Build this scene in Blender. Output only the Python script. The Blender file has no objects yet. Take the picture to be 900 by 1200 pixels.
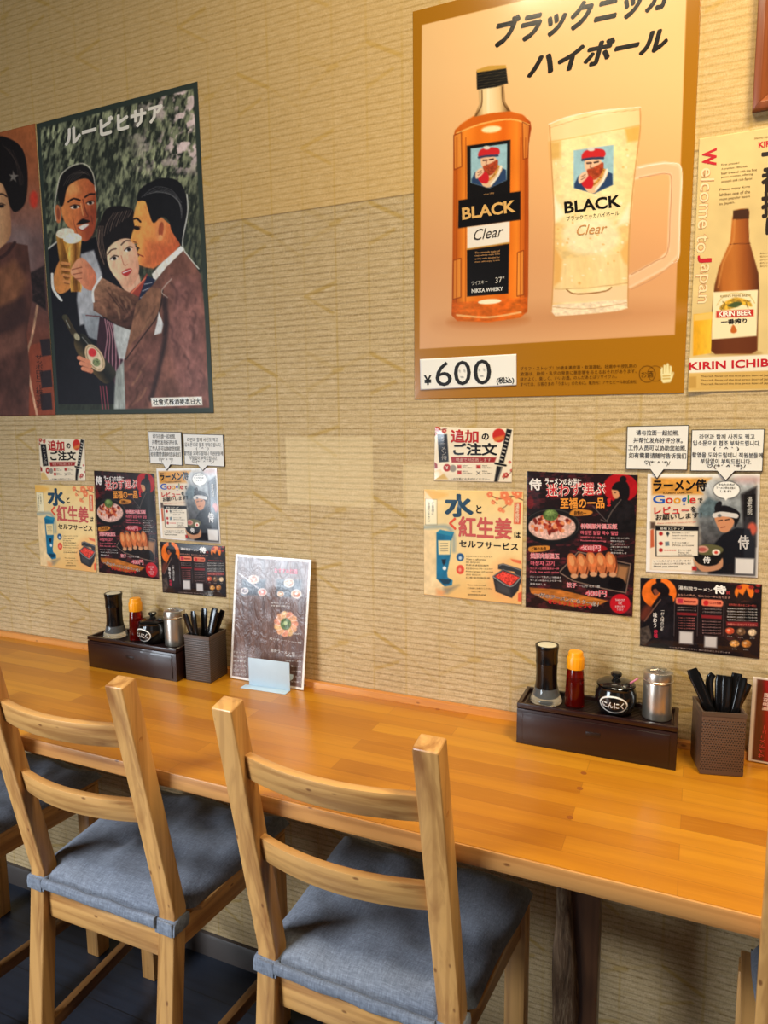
import bpy, bmesh, math, random
import numpy as np
from mathutils import Matrix, Vector, noise

SC = bpy.context.scene
COL = SC.collection
PI = math.pi

# ---------------------------------------------------------------- camera
EYE = np.array([0.0, -1.378, 1.421])
ROT = np.array([[0.913446633804503, 0.40681290877295473, -0.010885974779965746],
                [-0.043348861220432286, 0.12386211106798459, 0.9913521340435366],
                [-0.40464320508580653, 0.905075375146993, -0.13077630473604918]])
FPX = 823.986
cam = bpy.data.cameras.new('camera')
cam.sensor_fit = 'HORIZONTAL'
cam.sensor_width = 36.0
cam.lens = FPX / 900 * 36
cam.clip_start = 0.02
camo = bpy.data.objects.new('camera', cam)
COL.objects.link(camo)
r, u, f = ROT
camo.matrix_world = Matrix(((r[0], u[0], -f[0], EYE[0]), (r[1], u[1], -f[1], EYE[1]),
                            (r[2], u[2], -f[2], EYE[2]), (0, 0, 0, 1)))
SC.camera = camo

# ---------------------------------------------------------------- light
SC.view_settings.view_transform = 'Standard'
SC.view_settings.look = 'None'
SC.view_settings.gamma = 1.0
SC.view_settings.use_curve_mapping = False
SC.view_settings.exposure = 0.0
wd = bpy.data.worlds.new('room_ambient')
SC.world = wd
wd.use_nodes = True
bg = wd.node_tree.nodes['Background']
bg.inputs[0].default_value = (1.0, 0.86, 0.70, 1)
bg.inputs[1].default_value = 0.045


def area(name, loc, target, sx, sy, power, color, spread=PI):
    l = bpy.data.lights.new(name, 'AREA')
    l.shape = 'RECTANGLE'
    l.size, l.size_y, l.energy, l.color, l.spread = sx, sy, power, color, spread
    o = bpy.data.objects.new(name, l)
    COL.objects.link(o)
    o.location = loc
    o.rotation_euler = (Vector(target) - Vector(loc)).to_track_quat('-Z', 'Y').to_euler()
    return o


area('ceiling_lamp', (-0.30, -0.76, 2.72), (-0.3, -0.35, 0.8), 0.5, 0.3, 12.5, (1.0, 0.86, 0.60))
area('ceiling_lamp_right', (0.5, -0.75, 2.68), (0.3, -0.32, 0.8), 0.4, 0.4, 14, (1.0, 0.86, 0.58), math.radians(115))
area('window_daylight', (-3.3, -4.2, 1.2), (-0.9, -0.2, 0.7), 1.5, 1.2, 22, (0.80, 0.90, 1.0), math.radians(80))
area('ceiling_daylight_tube', (-1.95, -2.2, 2.55), (-0.9, -1.0, 0.2), 0.9, 0.35, 20, (0.86, 0.93, 1.0), math.radians(76))
area('doorway_daylight', (1.4, -4.6, 1.0), (-0.4, 0.0, 0.6), 1.4, 1.9, 3, (0.92, 0.95, 1.0))


# ---------------------------------------------------------------- helpers
def lin(c):
    c = np.asarray(c, float) / 255.0
    return np.where(c <= 0.04045, c / 12.92, ((c + 0.055) / 1.055) ** 2.4)


def px_on(px, py, x=None, y=None, z=None):
    """the point of the plane x=, y= or z= that lies on the sight line through a photo pixel"""
    d = ROT.T @ np.array([(px - 450) / FPX, (600 - py) / FPX, 1.0])
    if x is not None:
        t = (x - EYE[0]) / d[0]
    elif y is not None:
        t = (y - EYE[1]) / d[1]
    else:
        t = (z - EYE[2]) / d[2]
    return EYE + d * t


def to_px(P):
    c = (np.asarray(P, float) - EYE) @ ROT.T
    return np.stack([450 + FPX * c[..., 0] / c[..., 2], 600 - FPX * c[..., 1] / c[..., 2]], -1)


def tag(o, label=None, cat=None, group=None, kind=None):
    if label: o['label'] = label
    if cat: o['category'] = cat
    if group: o['group'] = group
    if kind: o['kind'] = kind
    return o


def empty(name, loc=(0, 0, 0), rz=0.0):
    o = bpy.data.objects.new(name, None)
    o.empty_display_size = 0.05
    o.location = loc
    o.rotation_euler = (0, 0, rz)
    COL.objects.link(o)
    return o


def copy_tree(o, parent=None):
    c = o.copy()
    COL.objects.link(c)
    if parent: c.parent = parent
    for ch in list(o.children): copy_tree(ch, c)
    return c


def link_mesh(name, me, mats, parent=None):
    if not isinstance(mats, (list, tuple)): mats = [mats]
    for m in mats: me.materials.append(m)
    o = bpy.data.objects.new(name, me)
    COL.objects.link(o)
    if parent: o.parent = parent
    return o


def fin(name, bm, mats, parent=None, bev=0.0, seg=2, ang=35, uvw=None):
    """closes a bmesh into ONE linked object, with bevelled sharp edges and smooth shading"""
    bmesh.ops.recalc_face_normals(bm, faces=bm.faces)
    if bev:
        ed = [e for e in bm.edges if len(e.link_faces) == 2 and e.calc_face_angle(0) > math.radians(ang)]
        bmesh.ops.bevel(bm, geom=ed, offset=bev, segments=seg, profile=0.5, affect='EDGES', clamp_overlap=True)
    me = bpy.data.meshes.new(name)
    bm.to_mesh(me)
    bm.free()
    me.shade_smooth()
    me.set_sharp_from_angle(angle=math.radians(ang))
    return link_mesh(name, me, mats, parent)


def add_box(bm, x0, x1, y0, y1, z0, z1, mat=0):
    v = [bm.verts.new(p) for p in ((x0, y0, z0), (x1, y0, z0), (x1, y1, z0), (x0, y1, z0),
                                   (x0, y0, z1), (x1, y0, z1), (x1, y1, z1), (x0, y1, z1))]
    for q in ((0, 3, 2, 1), (4, 5, 6, 7), (0, 1, 5, 4), (1, 2, 6, 5), (2, 3, 7, 6), (3, 0, 4, 7)):
        bm.faces.new([v[i] for i in q]).material_index = mat
    return bm


def boxes(*bb):
    bm = bmesh.new()
    for b in bb: add_box(bm, *b)
    return bm


def add_loft(bm, rings, closed=True, cap=True, mat=0):
    """skins a list of equal-length point rings"""
    R = [[bm.verts.new(p) for p in ring] for ring in rings]
    n = len(R[0])
    for a, b in zip(R, R[1:]):
        for i in range(n if closed else n - 1):
            bm.faces.new((a[i], a[(i + 1) % n], b[(i + 1) % n], b[i])).material_index = mat
    if cap:
        bm.faces.new(R[0][::-1]).material_index = mat
        bm.faces.new(R[-1]).material_index = mat
    return bm


def add_lathe(bm, prof, n=40, cx=0, cy=0, cz=0, mat=0):
    rings = []
    for rr, z in prof:
        rings.append([(cx + max(rr, 1e-5) * math.cos(2 * PI * i / n), cy + max(rr, 1e-5) * math.sin(2 * PI * i / n), cz + z) for i in range(n)])
    return add_loft(bm, rings, mat=mat)


def lathe(prof, n=40, **k):
    return add_lathe(bmesh.new(), prof, n, **k)


def add_sweep(bm, path, w, h, n=10, up=(0, 0, 1), mat=0):
    """sweeps an oval (w across, h thick; numbers or lists) along a path"""
    P = [Vector(p) for p in path]
    rings = []
    for i, p in enumerate(P):
        t = (P[min(i + 1, len(P) - 1)] - P[max(i - 1, 0)]).normalized()
        s = t.cross(Vector(up))
        s = s.normalized() if s.length > 1e-4 else Vector((1, 0, 0))
        q = s.cross(t)
        ww = w[i] if isinstance(w, (list, tuple)) else w
        hh = h[i] if isinstance(h, (list, tuple)) else h
        ring = []
        for k in range(n):
            a = 2 * PI * k / n
            ca, sa = math.cos(a), math.sin(a)
            ca = math.copysign(abs(ca) ** 0.7, ca); sa = math.copysign(abs(sa) ** 0.7, sa)
            ring.append(p + s * ca * ww / 2 + q * sa * hh / 2)
        rings.append(ring)
    return add_loft(bm, rings, mat=mat)


# ---------------------------------------------------------------- materials
class Nt:
    def __init__(s, name):
        s.m = bpy.data.materials.new(name)
        s.m.use_nodes = True
        s.t = s.m.node_tree
        s.b = s.t.nodes['Principled BSDF']

    def n(s, typ, **k):
        nd = s.t.nodes.new(typ)
        for a, v in k.items(): setattr(nd, a, v)
        return nd

    def put(s, sock, v):
        if hasattr(v, 'is_output') or isinstance(v, bpy.types.NodeSocket): s.t.links.new(v, sock)
        elif v is not None: sock.default_value = v

    def math(s, op, a, b=None, c=None):
        nd = s.n('ShaderNodeMath', operation=op)
        for i, v in enumerate((a, b, c)): s.put(nd.inputs[i], v)
        return nd.outputs[0]

    def mix(s, fac, a, b, mode='MIX'):
        nd = s.n('ShaderNodeMix', data_type='RGBA', blend_type=mode)
        s.put(nd.inputs['Factor'], fac)
        for k, v in (('A', a), ('B', b)):
            i = [x for x in nd.inputs if x.name == k and x.type == 'RGBA'][0]
            s.put(i, rgba(v) if isinstance(v, tuple) else v)
        return [x for x in nd.outputs if x.type == 'RGBA'][0]

    def coord(s, scale=(1, 1, 1), rot=(0, 0, 0), loc=(0, 0, 0), kind='Object'):
        tc = s.n('ShaderNodeTexCoord')
        mp = s.n('ShaderNodeMapping')
        s.t.links.new(tc.outputs[kind], mp.inputs[0])
        mp.inputs['Location'].default_value = loc
        mp.inputs['Rotation'].default_value = rot
        mp.inputs['Scale'].default_value = scale
        return mp.outputs[0]

    def noise(s, vec, scale=1.0, detail=3.0, rough=0.55, dist=0.0):
        nd = s.n('ShaderNodeTexNoise')
        s.t.links.new(vec, nd.inputs['Vector'])
        nd.inputs['Scale'].default_value = scale
        nd.inputs['Detail'].default_value = detail
        nd.inputs['Roughness'].default_value = rough
        nd.inputs['Distortion'].default_value = dist
        return nd.outputs[0]

    def ramp(s, fac, *stops):
        nd = s.n('ShaderNodeValToRGB')
        e = nd.color_ramp.elements
        while len(e) < len(stops): e.new(0.5)
        for el, (p, c) in zip(e, stops):
            el.position = p
            el.color = rgba(c) if isinstance(c, tuple) else (c, c, c, 1)
        s.put(nd.inputs[0], fac)
        return nd.outputs[0]

    def step(s, v, lo, hi):
        nd = s.n('ShaderNodeMapRange', interpolation_type='SMOOTHSTEP')
        s.put(nd.inputs[0], v)
        nd.inputs[1].default_value, nd.inputs[2].default_value = lo, hi
        return nd.outputs[0]

    def bump(s, h, strength=0.3, dist=0.002):
        nd = s.n('ShaderNodeBump')
        nd.inputs['Strength'].default_value = strength
        nd.inputs['Distance'].default_value = dist
        s.put(nd.inputs['Height'], h)
        s.t.links.new(nd.outputs[0], s.b.inputs['Normal'])

    def out(s, color=None, rough=None, metal=None, coat=None, spec=None, trans=None, ior=None, coat_r=None):
        for k, v in (('Base Color', rgba(color) if isinstance(color, tuple) else color), ('Roughness', rough), ('Metallic', metal),
                     ('Coat Weight', coat), ('Specular IOR Level', spec), ('Transmission Weight', trans), ('IOR', ior), ('Coat Roughness', coat_r)):
            if v is not None: s.put(s.b.inputs[k], v)
        return s.m


def rgba(c):
    return (*[float(x) for x in lin(c[:3])], 1.0)


def plain(name, c, rough=0.5, **k):
    m = Nt(name)
    nz = m.noise(m.coord(), 60, 3)
    col = m.mix(0.12, c, m.mix(nz, tuple(x * 0.8 for x in c), tuple(min(255, x * 1.15) for x in c)))
    return m.out(col, rough, **k)


def pine(name, axis, light=(212, 158, 92), dark=(152, 98, 48)):
    m = Nt(name)
    sc = [26, 26, 26]
    sc[axis] = 1.6
    v = m.coord(tuple(sc))
    g = m.noise(v, 1.0, 4, 0.6, 0.7)
    w = m.n('ShaderNodeTexWave', wave_type='RINGS', rings_direction='XYZ'[axis])
    sw = [1, 1, 1]; sw[axis] = 0.03
    m.t.links.new(m.coord(tuple(sw), loc=(0.31, 0.23, 0.17)), w.inputs[0])
    w.inputs['Scale'].default_value = 16
    w.inputs['Distortion'].default_value = 2.2
    w.inputs['Detail'].default_value = 2
    w.inputs['Detail Scale'].default_value = 1.2
    col = m.ramp(g, (0.30, dark), (0.52, light), (0.75, tuple(min(255, x * 1.06) for x in light)))
    col = m.mix(m.math('MULTIPLY', m.step(w.outputs[1], 0.6, 1.0), 0.3), col, dark)
    # knots, stretched a little along the grain
    vo = m.n('ShaderNodeTexVoronoi')
    sk = [9, 9, 9]; sk[axis] = 4.5
    m.t.links.new(m.coord(tuple(sk), loc=(0.4, 0.1, 0.7)), vo.inputs[0])
    kn = m.math('SUBTRACT', 1.0, m.step(vo.outputs[0], 0.05, 0.16))
    sep = m.n('ShaderNodeSeparateColor')
    m.t.links.new(vo.outputs['Color'], sep.inputs[0])
    kn = m.math('MULTIPLY', kn, m.math('GREATER_THAN', sep.outputs[0], 0.5))
    col = m.mix(m.math('MULTIPLY', kn, 0.75), col, (104, 52, 20))
    m.bump(g, 0.08, 0.001)
    return m.out(col, 0.38, coat=0.25, coat_r=0.25)


def counter_wood():
    m = Nt('counter_wood')
    br = m.n('ShaderNodeTexBrick', offset=0.37, offset_frequency=2, squash=1.0)
    m.t.links.new(m.coord(), br.inputs['Vector'])
    for k, v in (('Scale', 1.0), ('Mortar Size', 0.0), ('Bias', 0.0), ('Brick Width', 0.42), ('Row Height', 0.042)):
        br.inputs[k].default_value = v
    br.inputs['Color1'].default_value = (0, 0, 0, 1)
    br.inputs['Color2'].default_value = (1, 1, 1, 1)
    g = m.noise(m.coord((1.5, 34, 34)), 1.0, 5, 0.6, 0.8)
    g2 = m.noise(m.coord((14, 240, 240)), 1.0, 2, 0.6)
    st = m.ramp(br.outputs['Color'], (0.0, (172, 104, 12)), (0.5, (190, 120, 18)), (1.0, (206, 138, 28)))
    col = m.mix(m.math('MULTIPLY', m.step(g, 0.35, 0.8), 0.45), st, (152, 80, 12))
    col = m.mix(m.math('MULTIPLY', m.step(g2, 0.5, 0.8), 0.22), col, (220, 150, 54))
    br2 = m.n('ShaderNodeTexBrick', offset=0.37, offset_frequency=2, squash=1.0)
    m.t.links.new(m.coord(), br2.inputs['Vector'])
    for k, v in (('Scale', 1.0), ('Mortar Size', 0.0006), ('Mortar Smooth', 0.2), ('Brick Width', 0.42), ('Row Height', 0.042)):
        br2.inputs[k].default_value = v
    col = m.mix(m.math('MULTIPLY', br2.outputs['Fac'], 0.35), col, (120, 62, 18))
    m.bump(g2, 0.05, 0.001)
    return m.out(col, 0.34, coat=0.35, coat_r=0.28)


def wallpaper():
    m = Nt('woven_wallpaper')
    sep = m.n('ShaderNodeSeparateXYZ')
    m.t.links.new(m.coord(), sep.inputs[0])
    x, z = sep.outputs[0], sep.outputs[2]
    wob = m.noise(m.coord((5, 1, 5)), 1.0, 3)
    big = m.noise(m.coord((5, 1, 75)), 1.0, 3)
    # horizontal threads, dark and a little uneven
    q = m.math('ADD', m.math('MULTIPLY', z, 1 / 0.0133), m.math('MULTIPLY', wob, 0.22))
    d = m.math('ABSOLUTE', m.math('SUBTRACT', m.math('FRACT', q), 0.5))
    thread = m.math('SUBTRACT', 1.0, m.step(d, 0.03, 0.24))
    dash = m.step(m.noise(m.coord((150, 1, 75)), 1.0, 2), 0.36, 0.56)
    thread = m.math('MULTIPLY', thread, m.math('ADD', 0.35, m.math('MULTIPLY', m.math('MULTIPLY', m.step(big, 0.3, 0.7), dash), 0.65)))
    slub = m.noise(m.coord((420, 1, 420)), 1.0, 2)
    slub2 = m.noise(m.coord((40, 1, 260)), 1.0, 3)
    base = m.ramp(slub2, (0.3, (193, 165, 118)), (0.55, (211, 185, 142)), (0.8, (226, 203, 164)))
    base = m.mix(m.math('MULTIPLY', m.step(slub, 0.45, 0.72), 0.55), base, (162, 130, 82))
    # short upright ticks between the threads
    tick = m.step(m.noise(m.coord((520, 1, 90)), 1.0, 1), 0.52, 0.72)
    base = m.mix(m.math('MULTIPLY', tick, 0.22), base, (140, 104, 60))
    # brushed ochre motif, repeated
    PX, PZ = 0.3112, 0.3055
    zf = m.math('MULTIPLY', m.math('FRACT', m.math('MULTIPLY', m.math('ADD', z, 8 * PZ - 1.94), 1 / PZ)), PZ)
    xf = m.math('MULTIPLY', m.math('FRACT', m.math('MULTIPLY', m.math('ADD', x, 20 * PX + 0.9555), 1 / PX)), PX)
    cb = m.n('ShaderNodeCombineXYZ')
    m.put(cb.inputs[0], m.math('ADD', xf, m.math('MULTIPLY', m.math('SUBTRACT', slub2, 0.5), 0.006)))
    m.put(cb.inputs[1], m.math('ADD', zf, m.math('MULTIPLY', m.math('SUBTRACT', slub, 0.5), 0.005)))
    P = cb.outputs[0]

    def vm(op, a, b=None, out=0, sc=None):
        nd = m.n('ShaderNodeVectorMath', operation=op)
        for i_, v in enumerate((a, b)):
            if v is not None: m.put(nd.inputs[i_], v)
        if sc is not None: m.put(nd.inputs['Scale'], sc)
        return nd.outputs[out]
    lat = None
    for ax, az, bx, bz, w, k in ((0, .2317, .0772, .1905, .0046, .95), (0, .1469, .057, .170, .0042, .75), (.157, .0542, .231, .0768, .0046, .85),
                                 (.157, .0542, .2243, .0134, .0040, .75), (.2337, .1988, .1574, .1582, .0044, .4), (.2337, .1988, .155, .24, .006, .3),
                                 (.2337, .1988, .3112, .2323, .004, .35), (.225, .1965, .2425, .2015, .007, .8), (.0772, .1905, .157, .132, .0035, .3),
                                 (.157, .0542, .0772, .09, .002, .25), (.157, .0542, .205, -.04, .002, .3)):
        L2 = (bx - ax) ** 2 + (bz - az) ** 2
        pa = vm('SUBTRACT', P, (ax, az, 0))
        t = m.math('MULTIPLY', vm('DOT_PRODUCT', pa, (bx - ax, bz - az, 0), out=1), 1 / L2)
        t.node.use_clamp = True
        near = vm('SUBTRACT', pa, vm('SCALE', (bx - ax, bz - az, 0), sc=t))
        ln = m.math('MULTIPLY', m.math('SUBTRACT', 1.0, m.step(vm('LENGTH', near, out=1), w * .35, w * 1.5)), k)
        lat = ln if lat is None else m.math('MAXIMUM', lat, ln)
    c = m.math('MULTIPLY', m.math('ADD', x, 0.9555), 1 / 0.0778)
    dd = m.math('ABSOLUTE', m.math('SUBTRACT', m.math('FRACT', m.math('ADD', c, 20.5)), 0.5))
    col_ln = m.math('SUBTRACT', 1.0, m.step(dd, 0.012, 0.05))
    pk = m.step(m.noise(m.coord((12, 1, 5)), 1.0, 1), 0.42, 0.62)
    lat = m.math('MAXIMUM', lat, m.math('MULTIPLY', col_ln, m.math('ADD', 0.28, m.math('MULTIPLY', pk, 0.34))))
    col = m.mix(m.math('MULTIPLY', lat, 0.60), base, (184, 146, 54))
    col = m.mix(m.math('MULTIPLY', thread, 0.56), col, (112, 86, 42))
    # two paler oblongs mixed into the paper colour
    for x0, x1, z0, z1 in ((-.860, -.641, 1.2295, 1.3836), (-.571, -.45, 1.2295, 1.326)):
        e = [m.step(x, x0 - .002, x0 + .002), m.math('SUBTRACT', 1.0, m.step(x, x1 - .002, x1 + .002)),
             m.step(z, z0 - .002, z0 + .002), m.math('SUBTRACT', 1.0, m.step(z, z1 - .002, z1 + .002))]
        mk = m.math('MULTIPLY', m.math('MULTIPLY', e[0], e[1]), m.math('MULTIPLY', e[2], e[3]))
        col = m.mix(m.math('MULTIPLY', mk, 0.30), col, (250, 226, 176))
    # the joint between two lengths of paper
    seam = m.math('SUBTRACT', 1.0, m.step(m.math('ABSOLUTE', m.math('SUBTRACT', z, SEAM_Z)), 0.0006, 0.0022))
    col = m.mix(m.math('MULTIPLY', seam, 0.5), col, (92, 70, 52))
    up = m.step(z, SEAM_Z - 0.001, SEAM_Z + 0.001)
    col = m.mix(m.math('MULTIPLY', up, 0.30), col, (240, 188, 96))  # yellower above the joint, with the lamp's brightness there put into the colour
    h = m.math('SUBTRACT', m.math('ADD', m.math('MULTIPLY', slub, 0.6), m.math('MULTIPLY', tick, 0.2)), m.math('MULTIPLY', thread, 0.5))
    m.bump(h, 0.4, 0.0012)
    return m.out(col, 0.85, spec=0.2)


SEAM_Z = 1.869
M = {
    'wallpaper': wallpaper(),
    'counter': counter_wood(),
    'ledge': pine('ledge_wood', 0, (222, 150, 74), (190, 112, 44)),
    'pine_z': pine('pine_upright', 2), 'pine_x': pine('pine_across', 0), 'pine_y': pine('pine_deep', 1),
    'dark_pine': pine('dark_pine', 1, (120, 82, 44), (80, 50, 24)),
    'post_wood': pine('table_leg_wood', 2, (104, 68, 42), (70, 44, 26)),
    'edge_wood': pine('counter_edge_wood', 0, (206, 146, 82), (150, 92, 42)),
    'lacquer': plain('brown_lacquer', (36, 13, 11), 0.3, coat=0.25),
    'lacquer_dark': plain('dark_brown_lacquer', (26, 13, 12), 0.38),
    'black_gloss': plain('black_glossy_plastic', (16, 15, 16), 0.16),
    'black_glaze': plain('black_glaze', (20, 18, 18), 0.14, coat=0.5),
    'orange_cap': plain('orange_plastic', (250, 160, 16), 0.35),
    'white_paint': plain('white_paint', (236, 230, 220), 0.4),
    'cream_disc': plain('cream_plastic', (214, 204, 176), 0.4),
    'pink': plain('pink_plastic', (206, 112, 140), 0.35),
    'paper_back': plain('white_paper', (238, 232, 222), 0.6),
    'steel': plain('brushed_steel', (216, 209, 196), 0.3, metal=0.93),
    'holder': plain('pale_metal_plate', (196, 216, 230), 0.3),
    'frame_wood': pine('frame_wood', 2, (150, 78, 36), (104, 46, 18)),
    'baseboard': plain('charcoal_vinyl', (70, 62, 58), 0.5),
    'ink_black': plain('black_ink', (26, 24, 24), 0.5),
}


def floor_mat():
    m = Nt('dark_plank_floor')
    br = m.n('ShaderNodeTexBrick', offset=0.5)
    m.t.links.new(m.coord(), br.inputs['Vector'])
    for k, v in (('Scale', 1.0), ('Mortar Size', 0.0015), ('Brick Width', 0.9), ('Row Height', 0.12)):
        br.inputs[k].default_value = v
    br.inputs['Color1'].default_value = rgba((28, 34, 46))
    br.inputs['Color2'].default_value = rgba((36, 43, 56))
    br.inputs['Mortar'].default_value = rgba((16, 18, 24))
    g = m.noise(m.coord((4, 70, 1)), 1.0, 4)
    col = m.mix(m.math('MULTIPLY', m.step(g, 0.4, 0.75), 0.6), br.outputs[0], (20, 24, 34))
    m.bump(g, 0.1, 0.001)
    return m.out(col, 0.42)


def linen():
    m = Nt('blue_grey_linen')
    a = m.noise(m.coord((420, 90, 90)), 1.0, 2)
    b = m.noise(m.coord((60, 700, 200)), 1.0, 2)
    c = m.noise(m.coord(), 9, 3)
    t = m.math('ADD', m.math('MULTIPLY', a, 0.5), m.math('MULTIPLY', b, 0.5))
    col = m.ramp(t, (0.3, (96, 101, 112)), (0.55, (125, 131, 143)), (0.75, (150, 156, 168)))
    col = m.mix(m.math('MULTIPLY', m.step(c, 0.45, 0.7), 0.2), col, (112, 112, 118))
    m.bump(t, 0.3, 0.001)
    m.b.inputs['Sheen Weight'].default_value = 0.15
    return m.out(col, 0.9, spec=0.15)


def glassy(name, c, rough=0.05, ior=1.45):
    m = Nt(name)
    nz = m.noise(m.coord(), 40, 2)
    return m.out(m.mix(m.math('MULTIPLY', nz, 0.1), c, tuple(x * 0.8 for x in c)), rough, trans=0.9, ior=ior)


def perforated(name, c, kind):
    m = Nt(name)
    if kind == 'rib':
        sep = m.n('ShaderNodeSeparateXYZ')
        m.t.links.new(m.coord(), sep.inputs[0])
        fr = m.math('ABSOLUTE', m.math('SUBTRACT', m.math('FRACT', m.math('MULTIPLY', sep.outputs[2], 1 / 0.0046)), 0.5))
        h = m.step(fr, 0.06, 0.3)
        col = m.mix(h, tuple(x * 0.55 for x in c), c)
    else:
        sep = m.n('ShaderNodeSeparateXYZ')
        m.t.links.new(m.coord(), sep.inputs[0])
        s = m.math('ADD', sep.outputs[0], sep.outputs[1])
        p = 0.0042
        row = m.math('FLOOR', m.math('MULTIPLY', sep.outputs[2], 1 / p))
        off = m.math('MULTIPLY', m.math('FRACT', m.math('MULTIPLY', row, 0.5)), 1.0)
        fx = m.math('SUBTRACT', m.math('FRACT', m.math('ADD', m.math('MULTIPLY', s, 1 / p), off)), 0.5)
        fz = m.math('SUBTRACT', m.math('FRACT', m.math('MULTIPLY', sep.outputs[2], 1 / p)), 0.5)
        rr = m.math('SQRT', m.math('ADD', m.math('MULTIPLY', fx, fx), m.math('MULTIPLY', fz, fz)))
        h = m.step(rr, 0.22, 0.34)
        lim = m.math('MULTIPLY', m.step(sep.outputs[2], 0.008, 0.009), m.math('SUBTRACT', 1.0, m.step(sep.outputs[2], 0.099, 0.1)))
        h = m.math('MAXIMUM', h, m.math('SUBTRACT', 1.0, lim))
        col = m.mix(h, tuple(x * 0.3 for x in c), c)
    m.bump(h, 0.5, 0.0012)
    return m.out(col, 0.42)


def printed(name, rough, coat, spec=0.4):
    m = Nt(name)
    at = m.n('ShaderNodeAttribute', attribute_name='ink')
    m.bump(m.noise(m.coord(), 14, 2), 0.06, 0.004)
    return m.out(at.outputs['Color'], rough, coat=coat, coat_r=0.12, spec=spec)


def crinkled():
    m = Nt('crinkled_film_print')
    at = m.n('ShaderNodeAttribute', attribute_name='ink')
    a = m.noise(m.coord((34, 34, 18)), 1.0, 3, 0.6, 1.6)
    m.bump(a, 0.55, 0.006)
    return m.out(at.outputs['Color'], 0.27, coat=0.6, coat_r=0.10, spec=0.5)


def bark():
    m = Nt('bark')
    g = m.noise(m.coord((60, 60, 8)), 1.0, 5, 0.7, 1.5)
    m.bump(g, 1.0, 0.01)
    return m.out(m.ramp(g, (0.3, (58, 40, 26)), (0.5, (128, 100, 74)), (0.7, (196, 170, 136))), 0.85)


M['floor'] = floor_mat()
M['linen'] = linen()
M['clear'] = glassy('clear_acrylic', (235, 235, 235))
M['red_glass'] = glassy('red_chilli_plastic', (170, 28, 14), 0.12)
M['chilli'] = plain('chilli_powder', (120, 22, 10), 0.8)
M['pepper'] = plain('pepper_corns', (22, 18, 18), 0.6)
M['box_rib'] = perforated('brown_ribbed_plastic', (84, 70, 62), 'rib')
M['box_hole'] = perforated('brown_mesh_plastic', (98, 72, 56), 'hole')
M['print'] = printed('printed_paper', 0.5, 0.02, 0.2)
M['laminate'] = printed('laminated_print', 0.22, 0.55)
M['bark'] = bark()
M['film'] = crinkled()

# ---------------------------------------------------------------- printed matter
def homography(src, dst):
    A = []
    for (x, y), (X, Y) in zip(src, dst):
        A.append([x, y, 1, 0, 0, 0, -X * x, -X * y, -X])
        A.append([0, 0, 0, x, y, 1, -Y * x, -Y * y, -Y])
    return np.linalg.svd(np.array(A, float))[2][-1].reshape(3, 3)


def hmap(Hm, x, y):
    w = Hm[2, 0] * x + Hm[2, 1] * y + Hm[2, 2]
    return (Hm[0, 0] * x + Hm[0, 1] * y + Hm[0, 2]) / w, (Hm[1, 0] * x + Hm[1, 1] * y + Hm[1, 2]) / w


def vnoise(x, y, seed=0.0):
    def h(i, j):
        s = np.sin(i * 127.1 + j * 311.7 + seed * 74.7) * 43758.5453
        return s - np.floor(s)
    i, j = np.floor(x), np.floor(y)
    fx, fy = x - i, y - j
    fx, fy = fx * fx * (3 - 2 * fx), fy * fy * (3 - 2 * fy)
    return (h(i, j) * (1 - fx) + h(i + 1, j) * fx) * (1 - fy) + (h(i, j + 1) * (1 - fx) + h(i + 1, j + 1) * fx) * fy


def fbm(x, y, seed=0.0, o=3):
    t, a, n = 0, 0.5, 0
    for k in range(o):
        t = t + a * vnoise(x * 2 ** k, y * 2 ** k, seed + k * 3.1)
        n += a
        a *= 0.55
    return t / n


def smooth(pts, closed=True, k=5):
    P = np.array(pts, float)
    n = len(P)
    out = []
    for i in range(n if closed else n - 1):
        if closed:
            a, b, c, d = P[i - 1], P[i], P[(i + 1) % n], P[(i + 2) % n]
        else:
            a, b, c, d = P[max(i - 1, 0)], P[i], P[i + 1], P[min(i + 2, n - 1)]
        for s in range(k):
            t = s / k
            out.append(0.5 * (2 * b + (c - a) * t + (2 * a - 5 * b + 4 * c - d) * t * t + (3 * b - a - 3 * c + d) * t ** 3))
    if not closed: out.append(P[-1])
    return np.array(out)


def grad(p0, p1, *cols):
    p0, p1 = np.array(p0, float), np.array(p1, float)
    d = p1 - p0
    cols = np.array(cols, float)

    def f(x, y):
        t = np.clip(((x - p0[0]) * d[0] + (y - p0[1]) * d[1]) / (d @ d), 0, 1) * (len(cols) - 1)
        i = np.minimum(t.astype(int), len(cols) - 2)
        return cols[i] + (cols[i + 1] - cols[i]) * (t - i)[:, None]
    return f


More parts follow.
